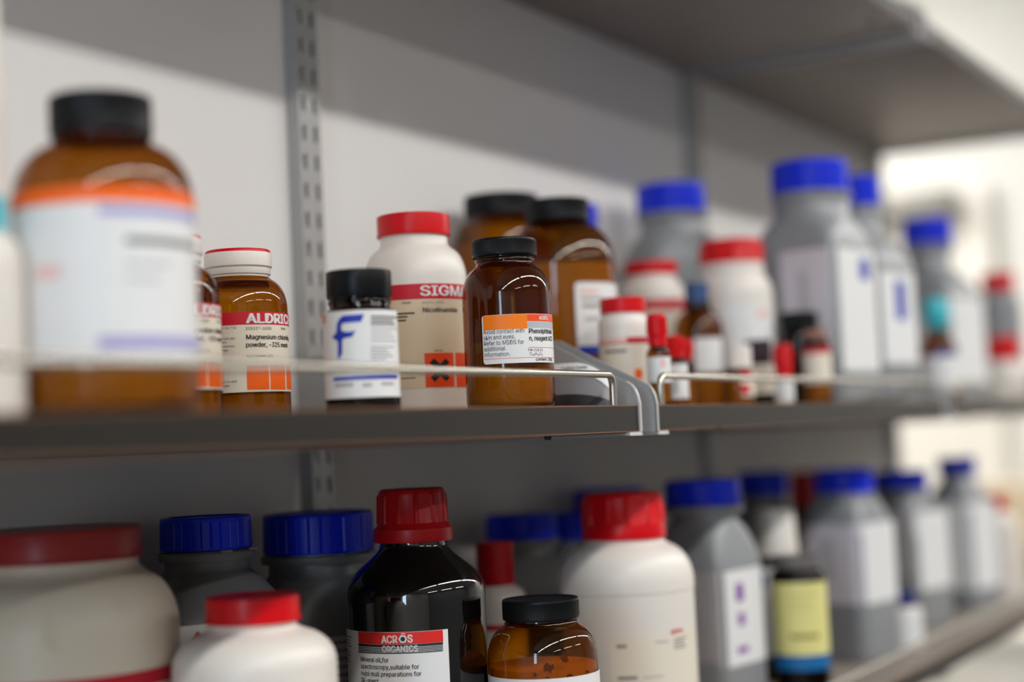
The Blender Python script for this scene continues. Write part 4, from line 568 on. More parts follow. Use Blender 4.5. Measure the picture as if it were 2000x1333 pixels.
  {'id': 'B4', 'name': 'white_bottle', 'label': 'round-shouldered white bottle with bright red cap at the bottom front', 'cat': 'bottle', 'x': 0.7509, 'y': -0.2, 'z': 1.1795, 'rot': -0.8727, 'parts': [], 'body': {'mat': 'white_plastic', 'r': 0.04943, 'zs': 0.14118, 'zn': 0.16245, 'rn': 0.0261, 'zt': 0.17444, 'kind': 'round', 'sq': 0, 'base': 0.006, 'part': 'body'}, 'cap': {'kind': 'plain', 'mat': 'red_plastic', 'z0': 0.16751, 'z1': 0.18307, 'r': 0.02855, 'rt': 0.02855}},
  {'id': 'B5', 'name': 'dark_bottle', 'label': 'black glass bottle with ribbed dark red cap and mineral oil label', 'cat': 'bottle', 'x': 0.9532, 'y': -0.182, 'z': 1.1795, 'rot': -0.9737, 'parts': [{'t': 'patch', 'mat': 'paper_white', 'a': (-1.4835, 0.4276), 'z': (0.07666, 0.14083), 'lev': 1, 'name': 'label'}, {'t': 'patch', 'mat': 'ink_red', 'a': (-0.9452, 0.3518), 'z': (0.13244, 0.14066), 'lev': 2, 'name': 'red_band', 'sub': 0}, {'t': 'patch', 'mat': 'ink_ink', 'a': (-0.9524, 0.3472), 'z': (0.13108, 0.13227), 'lev': 2, 'name': 'black_rule', 'sub': 0}, {'t': 'patch', 'mat': 'ink_ink', 'a': (-0.9536, 0.3465), 'z': (0.13052, 0.13118), 'lev': 2, 'name': 'black_rule', 'sub': 0}, {'t': 'patch', 'mat': 'ink_ink', 'a': (-0.9552, 0.3455), 'z': (0.12944, 0.1301), 'lev': 2, 'name': 'black_rule', 'sub': 0}, {'t': 'patch', 'mat': 'ink_ink', 'a': (-0.9569, 0.3444), 'z': (0.12835, 0.12902), 'lev': 2, 'name': 'black_rule', 'sub': 0}, {'t': 'patch', 'mat': 'ink_ink', 'a': (-0.9585, 0.3434), 'z': (0.12727, 0.12793), 'lev': 2, 'name': 'black_rule', 'sub': 0}, {'t': 'patch', 'mat': 'ink_ink', 'a': (-0.9602, 0.3424), 'z': (0.12608, 0.12685), 'lev': 2, 'name': 'black_rule', 'sub': 0}, {'t': 'text', 'mat': 'paper_white', 'txt': 'ACR', 'a': -0.5112, 'z': 0.13338, 'h': 0.00511, 'bold': 0.04, 'lev': 3, 'name': 'lettering', 'sub': 0, 'sx': 0.82}, {'t': 'text', 'mat': 'paper_white', 'txt': 'S', 'a': -0.1394, 'z': 0.13367, 'h': 0.00508, 'bold': 0.05, 'lev': 3, 'name': 'lettering', 'sub': 0, 'sx': 0.82}, {'t': 'poly', 'mat': 'paper_white', 'pts': [(-0.1409, 0.13594), (-0.1731, 0.13343), (-0.2336, 0.13352), (-0.2619, 0.13612), (-0.2291, 0.13866), (-0.1687, 0.13857)], 'lev': 3, 'name': 'hexagon_letter', 'sub': 0}, {'t': 'poly', 'mat': 'ink_teal', 'pts': [(-0.1656, 0.13599), (-0.1846, 0.13451), (-0.2201, 0.13456), (-0.2367, 0.1361), (-0.2175, 0.13759), (-0.182, 0.13753)], 'lev': 4, 'name': 'hexagon_core', 'sub': 0}, {'t': 'patch', 'mat': 'paper_white', 'a': (-0.2228, -0.166), 'z': (0.13936, 0.13996), 'lev': 3, 'name': 'macron', 'sub': 0}, {'t': 'text', 'mat': 'paper_white', 'txt': 'ORGANICS', 'a': -0.5088, 'z': 0.12741, 'h': 0.00405, 'bold': 0.035, 'lev': 4, 'name': 'lettering', 'sub': 0, 'sx': 0.86}, {'t': 'text', 'mat': 'ink_ink', 'txt': 'Mineral oil,for', 'a': -0.9118, 'z': 0.12016, 'h': 0.00314, 'bold': 0.02, 'lev': 2, 'name': 'lettering', 'sub': 0, 'sx': 0.9}, {'t': 'text', 'mat': 'ink_ink', 'txt': 'spectroscopy,suitable for', 'a': -0.9136, 'z': 0.11533, 'h': 0.00314, 'bold': 0.02, 'lev': 2, 'name': 'lettering', 'sub': 0, 'sx': 0.9}, {'t': 'text', 'mat': 'ink_ink', 'txt': 'nujol mull preparations for', 'a': -0.9155, 'z': 0.1105, 'h': 0.00314, 'bold': 0.02, 'lev': 2, 'name': 'lettering', 'sub': 0, 'sx': 0.9}, {'t': 'text', 'mat': 'ink_ink', 'txt': 'IR-spect.', 'a': -0.9173, 'z': 0.10568, 'h': 0.00314, 'bold': 0.02, 'lev': 2, 'name': 'lettering', 'sub': 0, 'sx': 0.9}, {'t': 'patch', 'mat': 'ink_grey', 'a': (-1.4435, -1.1388), 'z': (0.13529, 0.13602), 'lev': 2, 'name': 'print_line', 'sub': 0}, {'t': 'patch', 'mat': 'ink_grey', 'a': (-1.4678, -1.2159), 'z': (0.13284, 0.13357), 'lev': 2, 'name': 'print_line', 'sub': 0}, {'t': 'patch', 'mat': 'ink_grey', 'a': (-1.5, -1.188), 'z': (0.13076, 0.13149), 'lev': 2, 'name': 'print_line', 'sub': 0}, {'t': 'patch', 'mat': 'ink_grey', 'a': (-1.5, -1.1623), 'z': (0.12868, 0.12941), 'lev': 2, 'name': 'print_line', 'sub': 0}, {'t': 'patch', 'mat': 'ink_grey', 'a': (-1.5, -1.2456), 'z': (0.12616, 0.1269), 'lev': 2, 'name': 'print_line', 'sub': 0}, {'t': 'patch', 'mat': 'ink_grey', 'a': (-1.5, -1.2151), 'z': (0.1241, 0.12484), 'lev': 2, 'name': 'print_line', 'sub': 0}, {'t': 'patch', 'mat': 'ink_grey', 'a': (-1.5, -1.1873), 'z': (0.12204, 0.12277), 'lev': 2, 'name': 'print_line', 'sub': 0}, {'t': 'patch', 'mat': 'ink_grey', 'a': (-1.5, -1.2787), 'z': (0.11942, 0.12016), 'lev': 2, 'name': 'print_line', 'sub': 0}, {'t': 'patch', 'mat': 'ink_grey', 'a': (-1.5, -1.2447), 'z': (0.11739, 0.11813), 'lev': 2, 'name': 'print_line', 'sub': 0}], 'body': {'mat': 'black_glass', 'r': 0.05056, 'zs': 0.1582, 'zn': 0.19835, 'rn': 0.02418, 'zt': 0.20773, 'kind': 'slope', 'sq': 0, 'base': 0.006, 'part': 'body'}, 'cap': {'kind': 'safety', 'mat': 'deep_red_plastic', 'z0': 0.20009, 'z1': 0.23789, 'r': 0.02895, 'rt': 0.02491}},
  {'id': 'B6', 'name': 'amber_jar', 'label': 'amber jar with black ribbed cap holding yellow powder at the bottom front', 'cat': 'bottle', 'x': 0.9859, 'y': -0.2665, 'z': 1.1795, 'rot': -1.0515, 'parts': [{'t': 'patch', 'mat': 'paper_white', 'a': (-1.5359, 1.5359), 'z': (0.07291, 0.10477), 'lev': 1, 'name': 'label'}], 'body': {'mat': 'clear_amber_glass', 'r': 0.03943, 'zs': 0.11446, 'zn': 0.13786, 'rn': 0.02532, 'zt': 0.14776, 'kind': 'round', 'sq': 0, 'base': 0.006, 'part': 'body'}, 'fill': {'z': 0.10959, 'mat': 'powder_yellow'}, 'cap': {'kind': 'fine', 'mat': 'black_plastic', 'z0': 0.142, 'z1': 0.15613, 'r': 0.02749, 'rt': 0.02749}, 'extra': [('specks',)]},
  {'id': 'B7', 'name': 'white_bottle', 'label': 'large white bottle with glossy bright red cap and faint printed label', 'cat': 'bottle', 'x': 1.2047, 'y': -0.226, 'z': 1.1795, 'rot': -1.106, 'parts': [{'t': 'patch', 'mat': 'paper_cream', 'a': (-0.3088, 1.309), 'z': (0.03494, 0.10674), 'lev': 1, 'name': 'label'}, {'t': 'patch', 'mat': 'ink_grey', 'a': (-0.1916, -0.0437), 'z': (0.09747, 0.09993), 'lev': 2, 'name': 'print_line', 'sub': 0}, {'t': 'patch', 'mat': 'ink_palegrey', 'a': (0.3795, 0.5895), 'z': (0.09954, 0.10118), 'lev': 2, 'name': 'print_line', 'sub': 0}, {'t': 'text', 'mat': 'ink_red', 'txt': 'gerbu', 'a': 0.6431, 'z': 0.10604, 'h': 0.00373, 'bold': 0.03, 'lev': 2, 'name': 'lettering', 'sub': None, 'sx': 1.0}, {'t': 'patch', 'mat': 'ink_grey', 'a': (0.6963, 0.9707), 'z': (0.10076, 0.10179), 'lev': 2, 'name': 'print_line'}, {'t': 'patch', 'mat': 'ink_grey', 'a': (0.6932, 0.9004), 'z': (0.09849, 0.09951), 'lev': 2, 'name': 'print_line'}, {'t': 'patch', 'mat': 'ink_grey', 'a': (0.6901, 0.9238), 'z': (0.09595, 0.09697), 'lev': 2, 'name': 'print_line'}, {'t': 'patch', 'mat': 'ink_grey', 'a': (0.687, 0.9479), 'z': (0.09341, 0.09443), 'lev': 2, 'name': 'print_line'}, {'t': 'patch', 'mat': 'ink_grey', 'a': (-0.1926, 0.0869), 'z': (0.07201, 0.07446), 'lev': 2, 'name': 'print_line', 'sub': 0}, {'t': 'patch', 'mat': 'ink_palegrey', 'a': (0.169, 0.4806), 'z': (0.07246, 0.07369), 'lev': 2, 'name': 'print_line', 'sub': 0}], 'body': {'mat': 'white_plastic', 'r': 0.05625, 'zs': 0.1453, 'zn': 0.17826, 'rn': 0.03263, 'zt': 0.18919, 'kind': 'round', 'sq': 0, 'base': 0.006, 'part': 'body', 'seam': 1}, 'cap': {'kind': 'safety', 'mat': 'red_plastic', 'z0': 0.18225, 'z1': 0.22049, 'r': 0.03564, 'rt': 0.03435}},
  {'id': 'B8c', 'name': 'white_bottle', 'label': 'white-capped bottle glimpsed in the dark behind the black glass bottle', 'cat': 'bottle', 'x': 1.2028, 'y': -0.07, 'z': 1.1795, 'rot': -1.0073, 'parts': [], 'body': {'mat': 'white_plastic', 'r': 0.02181, 'zs': 0.13199, 'zn': 0.14459, 'rn': 0.01272, 'zt': 0.1536, 'kind': 'round', 'sq': 0, 'base': 0.004, 'part': 'body'}, 'cap': {'kind': 'plain', 'mat': 'white_plastic', 'z0': 0.14831, 'z1': 0.17714, 'r': 0.01409, 'rt': 0.01409}},
  {'id': 'B8b', 'name': 'white_bottle', 'label': 'white bottle with dark red cap and red stripe in the shade behind', 'cat': 'bottle', 'x': 1.1508, 'y': -0.13, 'z': 1.1795, 'rot': -1.0243, 'parts': [{'t': 'patch', 'mat': 'ink_crimson', 'a': (-1.4835, 1.4835), 'z': (0.11184, 0.11688), 'lev': 1, 'name': 'red_stripe'}], 'body': {'mat': 'white_plastic', 'r': 0.02494, 'zs': 0.13531, 'zn': 0.14624, 'rn': 0.01548, 'zt': 0.15475, 'kind': 'round', 'sq': 0, 'base': 0.004, 'part': 'body'}, 'cap': {'kind': 'plain', 'mat': 'deep_red_plastic', 'z0': 0.14802, 'z1': 0.18378, 'r': 0.01634, 'rt': 0.01634}},
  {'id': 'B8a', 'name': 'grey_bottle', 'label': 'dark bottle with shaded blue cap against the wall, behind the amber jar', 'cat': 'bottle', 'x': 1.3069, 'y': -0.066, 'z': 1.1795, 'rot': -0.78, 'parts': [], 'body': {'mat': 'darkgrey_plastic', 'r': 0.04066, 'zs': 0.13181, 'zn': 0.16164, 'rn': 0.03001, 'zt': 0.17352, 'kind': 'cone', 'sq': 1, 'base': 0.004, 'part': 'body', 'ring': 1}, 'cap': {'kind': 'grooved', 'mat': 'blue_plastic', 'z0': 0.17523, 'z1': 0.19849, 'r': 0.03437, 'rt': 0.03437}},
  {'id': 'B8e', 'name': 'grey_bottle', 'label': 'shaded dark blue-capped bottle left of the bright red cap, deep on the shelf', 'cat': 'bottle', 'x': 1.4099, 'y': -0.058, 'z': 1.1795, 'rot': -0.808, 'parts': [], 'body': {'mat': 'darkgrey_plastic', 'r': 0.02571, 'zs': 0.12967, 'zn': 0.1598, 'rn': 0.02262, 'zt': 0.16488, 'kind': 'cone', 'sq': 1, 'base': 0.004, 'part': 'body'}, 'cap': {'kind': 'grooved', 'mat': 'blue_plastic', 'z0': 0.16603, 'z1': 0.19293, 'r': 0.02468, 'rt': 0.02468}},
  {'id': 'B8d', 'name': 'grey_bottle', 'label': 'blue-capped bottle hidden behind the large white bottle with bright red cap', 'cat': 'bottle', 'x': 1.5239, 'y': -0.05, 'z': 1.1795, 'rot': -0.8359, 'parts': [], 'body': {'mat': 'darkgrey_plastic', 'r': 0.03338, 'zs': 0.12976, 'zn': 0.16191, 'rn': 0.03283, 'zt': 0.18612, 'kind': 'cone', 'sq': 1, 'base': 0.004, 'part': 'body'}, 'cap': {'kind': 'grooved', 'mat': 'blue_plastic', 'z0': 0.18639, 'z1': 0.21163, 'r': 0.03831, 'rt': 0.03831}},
  {'id': 'B9', 'name': 'grey_bottle', 'label': 'grey square bottle with blue cap and purple-printed label beside the large white bottle', 'cat': 'bottle', 'x': 1.4366, 'y': -0.198, 'z': 1.1795, 'rot': -1.7149, 'parts': [{'t': 'face', 'mat': 'paper_grey', 'face': 0, 'u': (-0.038, 0.04), 'z': (0.05, 0.135), 'lev': 1, 'name': 'label', 'rc': 0}, {'t': 'face', 'mat': 'paper_white', 'face': 90, 'u': (-0.04, 0.038), 'z': (0.045, 0.135), 'lev': 1, 'name': 'label', 'rc': 0}, {'t': 'face', 'mat': 'ink_purple', 'face': 90, 'u': (-0.018, -0.004), 'z': (0.105, 0.122), 'lev': 2, 'name': 'purple_mark', 'rc': 0, 'sub': 1}, {'t': 'face', 'mat': 'ink_purple', 'face': 90, 'u': (-0.016, -0.004), 'z': (0.082, 0.094), 'lev': 2, 'name': 'purple_mark', 'rc': 0, 'sub': 1}, {'t': 'face', 'mat': 'ink_purple', 'face': 90, 'u': (-0.02, 0.0), 'z': (0.056, 0.062), 'lev': 2, 'name': 'purple_mark', 'rc': 0, 'sub': 1}], 'body': {'mat': 'grey_plastic', 'r': 0.04189, 'zs': 0.14129, 'zn': 0.18105, 'rn': 0.03192, 'zt': 0.19675, 'kind': 'cone', 'sq': 1, 'base': 0.004, 'part': 'body', 'ring': 1}, 'cap': {'kind': 'grooved', 'mat': 'blue_plastic', 'z0': 0.19701, 'z1': 0.22148, 'r': 0.0374, 'rt': 0.0374}},
  {'id': 'B11', 'name': 'amber_bottle', 'label': 'brown bottle with tall white cap behind the yellow-labelled one', 'cat': 'bottle', 'x': 1.6181, 'y': -0.2, 'z': 1.1795, 'rot': -1.1995, 'parts': [{'t': 'patch', 'mat': 'paper_white', 'a': (-1.309, -0.0873), 'z': (0.02869, 0.12141), 'lev': 1, 'name': 'label'}, {'t': 'patch', 'mat': 'ink_blue', 'a': (-0.6111, -0.3602), 'z': (0.09983, 0.11493), 'lev': 2, 'name': 'blue_mark', 'sub': 0}], 'body': {'mat': 'dark_glass', 'r': 0.03404, 'zs': 0.09973, 'zn': 0.12755, 'rn': 0.01976, 'zt': 0.13623, 'kind': 'slope', 'sq': 0, 'base': 0.004, 'part': 'body'}, 'fill': {'z': 0.08365, 'mat': 'powder_dark'}, 'cap': {'kind': 'plain', 'mat': 'white_plastic', 'z0': 0.13224, 'z1': 0.18102, 'r': 0.02416, 'rt': 0.02086}},
  {'id': 'B12y', 'name': 'brown_bottle', 'label': 'short brown bottle with yellow label over a blue band', 'cat': 'bottle', 'x': 1.5151, 'y': -0.262, 'z': 1.1795, 'rot': -1.2121, 'parts': [{'t': 'patch', 'mat': 'paper_yellow', 'a': (-1.3963, 1.3614), 'z': (0.0445, 0.11525), 'lev': 1, 'name': 'label'}, {'t': 'patch', 'mat': 'ink_azure', 'a': (-1.3963, 1.3614), 'z': (0.02959, 0.0445), 'lev': 1, 'name': 'blue_band'}, {'t': 'patch', 'mat': 'ink_olive', 'a': (-0.3715, 0.6769), 'z': (0.06029, 0.06526), 'lev': 2, 'name': 'print_line', 'sub': 0}, {'t': 'patch', 'mat': 'ink_paleolive', 'a': (-0.3773, 0.672), 'z': (0.10271, 0.1047), 'lev': 2, 'name': 'print_line', 'sub': 0}, {'t': 'patch', 'mat': 'ink_paleolive', 'a': (-0.393, 0.4106), 'z': (0.09583, 0.09782), 'lev': 2, 'name': 'print_line', 'sub': 0}, {'t': 'patch', 'mat': 'ink_paleolive', 'a': (-0.4087, 0.4935), 'z': (0.08881, 0.0908), 'lev': 2, 'name': 'print_line', 'sub': 0}], 'body': {'mat': 'dark_glass', 'r': 0.02755, 'zs': 0.11784, 'zn': 0.12589, 'rn': 0.02245, 'zt': 0.13242, 'kind': 'round', 'sq': 0, 'base': 0.004, 'part': 'body'}, 'fill': {'z': 0.11033, 'mat': 'powder_dark'}, 'cap': {'kind': 'plain', 'mat': 'grey_cap_plastic', 'z0': 0.12845, 'z1': 0.14102, 'r': 0.02296, 'rt': 0.02296}},
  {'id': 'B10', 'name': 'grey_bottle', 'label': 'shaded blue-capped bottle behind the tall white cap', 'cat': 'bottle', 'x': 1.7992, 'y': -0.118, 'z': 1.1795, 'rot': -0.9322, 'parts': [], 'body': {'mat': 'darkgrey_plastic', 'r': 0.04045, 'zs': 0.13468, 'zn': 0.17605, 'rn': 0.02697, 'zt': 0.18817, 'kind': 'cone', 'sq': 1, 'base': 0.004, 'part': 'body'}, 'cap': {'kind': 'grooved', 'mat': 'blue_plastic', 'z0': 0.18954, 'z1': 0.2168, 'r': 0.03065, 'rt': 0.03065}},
  {'id': 'B10r', 'name': 'dark_bottle', 'label': 'bottle with dark red cap deep in the shade between two blue caps', 'cat': 'bottle', 'x': 2.0934, 'y': -0.06, 'z': 1.1795, 'rot': -1.2183, 'parts': [], 'body': {'mat': 'dark_glass', 'r': 0.02959, 'zs': 0.12469, 'zn': 0.15532, 'rn': 0.01691, 'zt': 0.16231, 'kind': 'slope', 'sq': 0, 'base': 0.004, 'part': 'body'}, 'fill': {'z': 0.11775, 'mat': 'powder_dark'}, 'cap': {'kind': 'plain', 'mat': 'deep_red_plastic', 'z0': 0.16172, 'z1': 0.20653, 'r': 0.01902, 'rt': 0.01902}},
  {'id': 'B12', 'name': 'grey_bottle', 'label': 'grey bottle with blue cap and plain white label right of the yellow label', 'cat': 'bottle', 'x': 1.79, 'y': -0.222, 'z': 1.1795, 'rot': -1.767, 'parts': [{'t': 'face', 'mat': 'paper_lilac', 'face': 0, 'u': (-0.034, 0.042), 'z': (0.065, 0.155), 'lev': 1, 'name': 'label', 'rc': 0.002}, {'t': 'face', 'mat': 'ink_palegrey', 'face': 0, 'u': (-0.01, 0.004), 'z': (0.09, 0.14), 'lev': 2, 'name': 'print_block', 'rc': 0, 'sub': 0}, {'t': 'face', 'mat': 'paper_white', 'face': 90, 'u': (-0.042, 0.036), 'z': (0.065, 0.155), 'lev': 1, 'name': 'label', 'rc': 0}], 'body': {'mat': 'grey_plastic', 'r': 0.04273, 'zs': 0.14648, 'zn': 0.1855, 'rn': 0.03204, 'zt': 0.1896, 'kind': 'cone', 'sq': 1, 'base': 0.004, 'part': 'body', 'ring': 1}, 'cap': {'kind': 'grooved', 'mat': 'blue_plastic', 'z0': 0.18967, 'z1': 0.21718, 'r': 0.03382, 'rt': 0.03382}},
  {'id': 'B13', 'name': 'grey_bottle', 'label': 'grey bottle with blue cap, second from the far end of the bottom shelf', 'cat': 'bottle', 'x': 2.0831, 'y': -0.2, 'z': 1.1795, 'rot': -1.8007, 'parts': [{'t': 'face', 'mat': 'paper_grey', 'face': 0, 'u': (-0.04, 0.045), 'z': (0.07, 0.15), 'lev': 1, 'name': 'label', 'rc': 0}, {'t': 'face', 'mat': 'paper_white', 'face': 90, 'u': (-0.045, 0.04), 'z': (0.05, 0.15), 'lev': 1, 'name': 'label', 'rc': 0}], 'body': {'mat': 'grey_plastic', 'r': 0.04616, 'zs': 0.12184, 'zn': 0.17112, 'rn': 0.03394, 'zt': 0.17983, 'kind': 'cone', 'sq': 1, 'base': 0.004, 'part': 'body', 'ring': 1}, 'cap': {'kind': 'grooved', 'mat': 'blue_plastic', 'z0': 0.17992, 'z1': 0.20336, 'r': 0.03598, 'rt': 0.03598}},
  {'id': 'B14', 'name': 'grey_bottle', 'label': 'grey bottle with blue cap and long white label at the far bottom shelf end', 'cat': 'bottle', 'x': 2.2864, 'y': -0.222, 'z': 1.1795, 'rot': -1.8345, 'parts': [{'t': 'face', 'mat': 'paper_white', 'face': 0, 'u': (-0.04, 0.04), 'z': (0.03, 0.15), 'lev': 1, 'name': 'label', 'rc': 0}, {'t': 'face', 'mat': 'paper_white', 'face': 90, 'u': (-0.04, 0.04), 'z': (0.03, 0.15), 'lev': 1, 'name': 'label', 'rc': 0}], 'body': {'mat': 'grey_plastic', 'r': 0.03953, 'zs': 0.13813, 'zn': 0.18075, 'rn': 0.02342, 'zt': 0.19165, 'kind': 'cone', 'sq': 1, 'base': 0.004, 'part': 'body'}, 'cap': {'kind': 'grooved', 'mat': 'blue_plastic', 'z0': 0.19178, 'z1': 0.21356, 'r': 0.02708, 'rt': 0.02708}},
  {'id': 'B15', 'name': 'white_bottle', 'label': 'slim white bottle with small red cap, last on the bottom shelf', 'cat': 'bottle', 'x': 2.4333, 'y': -0.24, 'z': 1.1795, 'rot': -1.3329, 'parts': [], 'body': {'mat': 'white_plastic', 'r': 0.02772, 'zs': 0.10123, 'zn': 0.12332, 'rn': 0.0154, 'zt': 0.12714, 'kind': 'round', 'sq': 0, 'base': 0.004, 'part': 'body'}, 'cap': {'kind': 'plain', 'mat': 'red_plastic', 'z0': 0.12557, 'z1': 0.15237, 'r': 0.01463, 'rt': 0.01463}},
  {'id': 'B16', 'name': 'white_bottle', 'label': 'little white bottle with dark blue cap standing low at the bottom rail', 'cat': 'bottle', 'x': 1.8638, 'y': -0.262, 'z': 1.1795, 'rot': -1.275, 'parts': [{'t': 'patch', 'mat': 'paper_white', 'a': (-0.5236, 1.3963), 'z': (0.0061, 0.04002), 'lev': 1, 'name': 'label'}], 'body': {'mat': 'white_plastic', 'r': 0.02005, 'zs': 0.04316, 'zn': 0.04957, 'rn': 0.01336, 'zt': 0.05437, 'kind': 'round', 'sq': 0, 'base': 0.003, 'part': 'body'}, 'cap': {'kind': 'plain', 'mat': 'navy_plastic', 'z0': 0.0509, 'z1': 0.0677, 'r': 0.01458, 'rt': 0.01458}},
]

def build(d):
    t = tag(empty(d['name'], (d['x'], d['y'], d['z']+.0002), d['rot']), d['label'], d['cat'], d.get('group'))
    b = d['body']; P = body_profile(b)
    n = 96 if b['r']*1000/max(.5, d['x']) > 25 else 64
    link(b['part'] if 'glass' not in b['mat'] else 'glass_body', loft(P, n), b['mat'], t)
    c = d['cap']; co = link('cap', cap_mesh(c), c['mat'], t, smooth=35)
    if c.get('lid'):
        h = c['z1']-c['z0']
        link('cap_disc', loft([(c['z1']-h*.1, c['r']*.97), (c['z1']-h*.03, c['r']*.965), (c['z1'], c['r']*.94), (c['z1'], c['r']*.2)], 80), c['lid'], co)
    if 'glass' in b['mat'] and b['mat'] != 'black_glass':
        # moulded bead under the cap
        z = c['z0']-.0012; rn = b['rn']
        link('neck_bead', loft([(z-.0030, rn), (z-.0026, rn*1.035), (z-.0016, rn*1.05), (z-.0006, rn*1.035), (z, rn)], 64), b['mat'], t)
    if b.get('ring'):
        z = c['z0']; rn = b['rn']; R = max(rn*1.06, c['r']*1.045)
        rg = link('neck_ring', loft([(z-.0075, rn*.98), (z-.0075, R*.985), (z-.0065, R), (z-.0022, R), (z-.0016, R*.985), (z-.0016, rn*.98)], 80), b['mat'], t)
        link('latch', boxes([(-.004, .004, -R-.0006, -R+.004, z-.0018, z-.0002)]), b['mat'], rg, smooth=0)
        link('latch', boxes([(R*.6, R*.6+.006, -R*.83, -R*.72, z-.0018, z-.0002)]), b['mat'], rg, smooth=0)
    if 'fill' in d:
        zf = min(d['fill']['z'], b['zn']-.004); Q = body_profile(b, .0017)
        F = [q for q in Q if q[0] < zf]
        r = rad_at(Q, zf); F += [(zf, r), (zf+.0012, r*.7), (zf+.0004, r*.35)]
        link('powder', loft(F, 48), d['fill']['mat'], t)
    made = []
    for q in d['parts']:
        par = t if q.get('sub') is None else made[q['sub']]
        if q['t'] == 'patch': me = patch_mesh(b['r']+(.0006 if b.get('seam') and q['z'][0] > b['zs'] else 0), q['a'], q['z'], q['lev'], q.get('rc', 0))
        elif q['t'] == 'text': me = text_mesh(q['txt'], b['r'], q['a'], q['z'], q['h'], q['bold'], q['lev'], q['sx'])
        elif q['t'] == 'poly': me = poly_mesh(q['pts'], b['r'], q['lev'])
        elif q['t'] == 'facepoly':
            th = math.radians(q['face']); cs, sn = math.cos(th), math.sin(th); V = []
            for u, z in q['pts']:
                y = -(b['r']*(1-min(.999, abs(u/b['r']))**NSQ)**(1/NSQ)+LEV*q['lev']+.0004); V.append((u*cs-y*sn, u*sn+y*cs, z))
            me = mesh(V, [tuple(range(len(V)))])
        elif q['t'] == 'face': me = face_mesh(b['r'], q['face'], q['u'], q['z'], q['lev'], q.get('rc', 0))
        made.append(link(q['name'], me, q['mat'], par))
    for e in d.get('extra', []):
        if e[0] == 'dispenser':
            z, r = c['z1'], c['r']*.92
            link('dispenser_tube', loft([(z-.001, r*.9), (z-.001, r), (z+.105, r*.97), (z+.11, r*.94), (z+.112, r*.8), (z+.112, r*.2)], 48), 'white_plastic', t)
        if e[0] == 'specks':
            rs = random.Random(3)
            for _ in range(15):
                a = rs.gauss(.45, .45); z = rs.uniform(b['zs']-.022, b['zn']-.012)
                r = rad_at(P, z)-.0009; s = rs.uniform(.0008, .0042)
                pts = [(a*r+s*rs.uniform(.35, 1.2)*math.cos(k*.6283), z+s*rs.uniform(.35, 1.1)*math.sin(k*.6283)) for k in range(10)]
                m_ = len(pts)
                V = []
                for off in (0, -.0008):
                    for x, zz in pts:
                        rr = rad_at(P, zz)-.0007+off
                        V.append((rr*math.sin(x/r), -rr*math.cos(x/r), zz))
                link('powder_clump', mesh(V, [tuple(range(m_)), tuple(range(2*m_-1, m_-1, -1))]+[(i, i+m_, (i+1) % m_+m_, (i+1) % m_) for i in range(m_)]), 'powder_clump', t)
    return t
principled('powder_clump', (132, 98, 44), .9, spec=.1)
for d in BOTTLES: build(d)

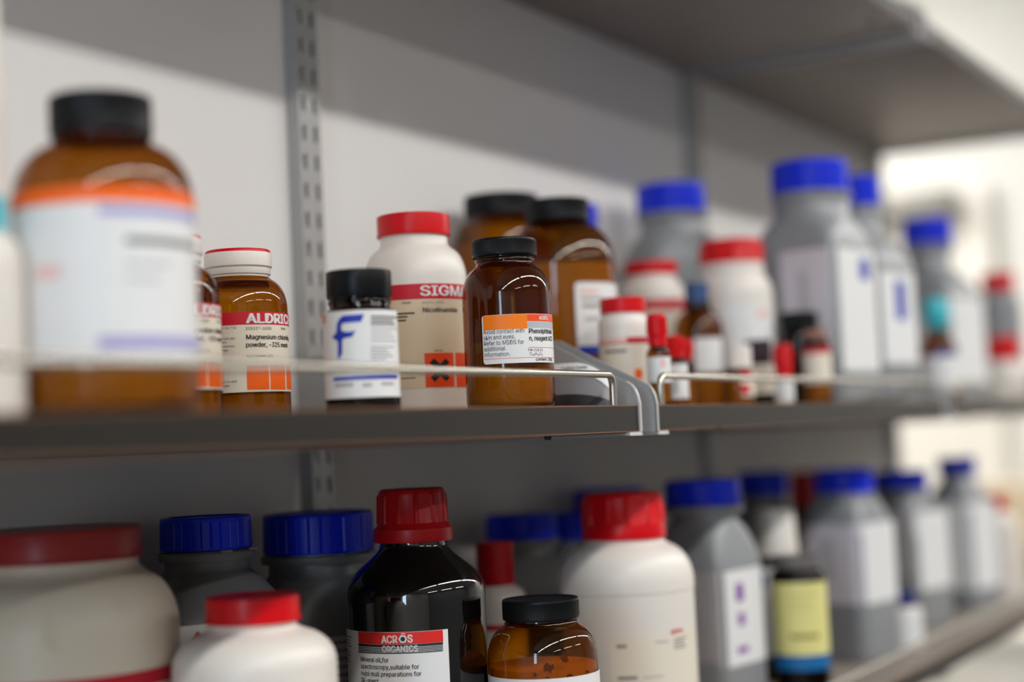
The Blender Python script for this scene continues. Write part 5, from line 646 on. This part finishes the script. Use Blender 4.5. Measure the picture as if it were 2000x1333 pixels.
# slumped sample pouch leaning against the nearest bracket
t = tag(empty('sample_pouch', (1.036, -.268, LEVELS['middle']+TH+.0003), 0), 'grey plastic pouch with printed white strip slumped between phenolphthalein bottle and bracket', 'pouch')
def pouch(h0, h1, off, thick):
    vs, fs = [], []; nu, nv = 14, 8
    for side in (0, 1):
        for i in range(nu+1):
            u = i/nu; y = .030-.066*u
            top = .034*math.sqrt(max(0.0004, 1-max(0, (u-.45)/.56)**2))
            for j in range(nv+1):
                v = h0+(h1-h0)*j/nv; z = top*v
                bul = thick*(1-v**1.6)*math.sin(math.pi*min(1, max(0.02, u)))**.5
                x = .012 - .004*(1-v) - (bul+off if side == 0 else -.0015)
                vs.append((x, y, z))
    m_ = (nu+1)*(nv+1)
    for s in (0, 1):
        for i in range(nu):
            for j in range(nv):
                a = s*m_+i*(nv+1)+j; q = (a, a+1, a+nv+2, a+nv+1)
                fs.append(q if s else q[::-1])
    for i in range(nu):
        for j in (0, nv):
            a = i*(nv+1)+j; fs.append((a, a+nv+1, a+nv+1+m_, a+m_))
    for j in range(nv):
        for i in (0, nu):
            a = i*(nv+1)+j; fs.append((a, a+1, a+1+m_, a+m_))
    return mesh(vs, fs)
link('pouch_body', pouch(.30, .78, 0, .012), 'pouch_grey', t)
link('pouch_base', pouch(0, .30, .0004, .012), 'pouch_dark', t)
st = link('printed_strip', pouch(.78, 1.0, .0006, .012), 'paper_white', t)
bm = text_bm('Control Center', .03)
for v in bm.verts: v.co = Vector((.0062, .006-v.co.x*.0046, .0288+v.co.y*.0046))
link('lettering', bm_to_mesh(bm), 'ink_grey', st, smooth=0)

# ------------------------------------------------------------------ far recess
t = tag(empty('wall_dispenser', (XR-.12, .50, 2.06)), 'grey box mounted on the far white wall beside the door', 'dispenser')
link('case', boxes([(0, .12, -.13, .15, 0, .07)], .008), 'box_grey', t)
link('slot_lip', boxes([(-.004, .004, -.1, .12, .012, .022)], .001), 'bracket_paint', t)
t = tag(empty('lab_bench', (4.15, .33, 0)), 'white bench at the far wall beyond the shelves', 'bench')
link('bench_top', boxes([(-.35, .58, -.75, .35, .90, .94)], .003), 'bench_white', t)
for y in (-.72, -.36, .0):
    dr = link('cupboard_door', boxes([(-.335, -.315, y, y+.34, .10, .895)], .002), 'bench_white', t)
    link('handle', tube(bend([(-.335, y+.05, .80), (-.365, y+.05, .80), (-.365, y+.05, .70), (-.335, y+.05, .70)], .01), .005), 'steel', dr)
link('carcass', boxes([(-.315, .56, -.73, .35, .02, .90)]), 'bench_white', t, smooth=0)
t = tag(empty('carton', (4.2, .12, .9405)), 'beige cardboard carton with a blue patch on the far bench', 'carton')
link('carton_body', boxes([(-.15, .15, -.16, .16, 0, .33)], .002), 'carton', t)
link('carton_flap', boxes([(-.151, .151, -.161, -.002, .33, .3325), (-.151, .151, .002, .161, .33, .3325)]), 'carton', t, smooth=0)
link('blue_patch', boxes([(-.1508, -.1502, -.1, -.04, .1, .18)]), 'ink_azure', t, smooth=0)
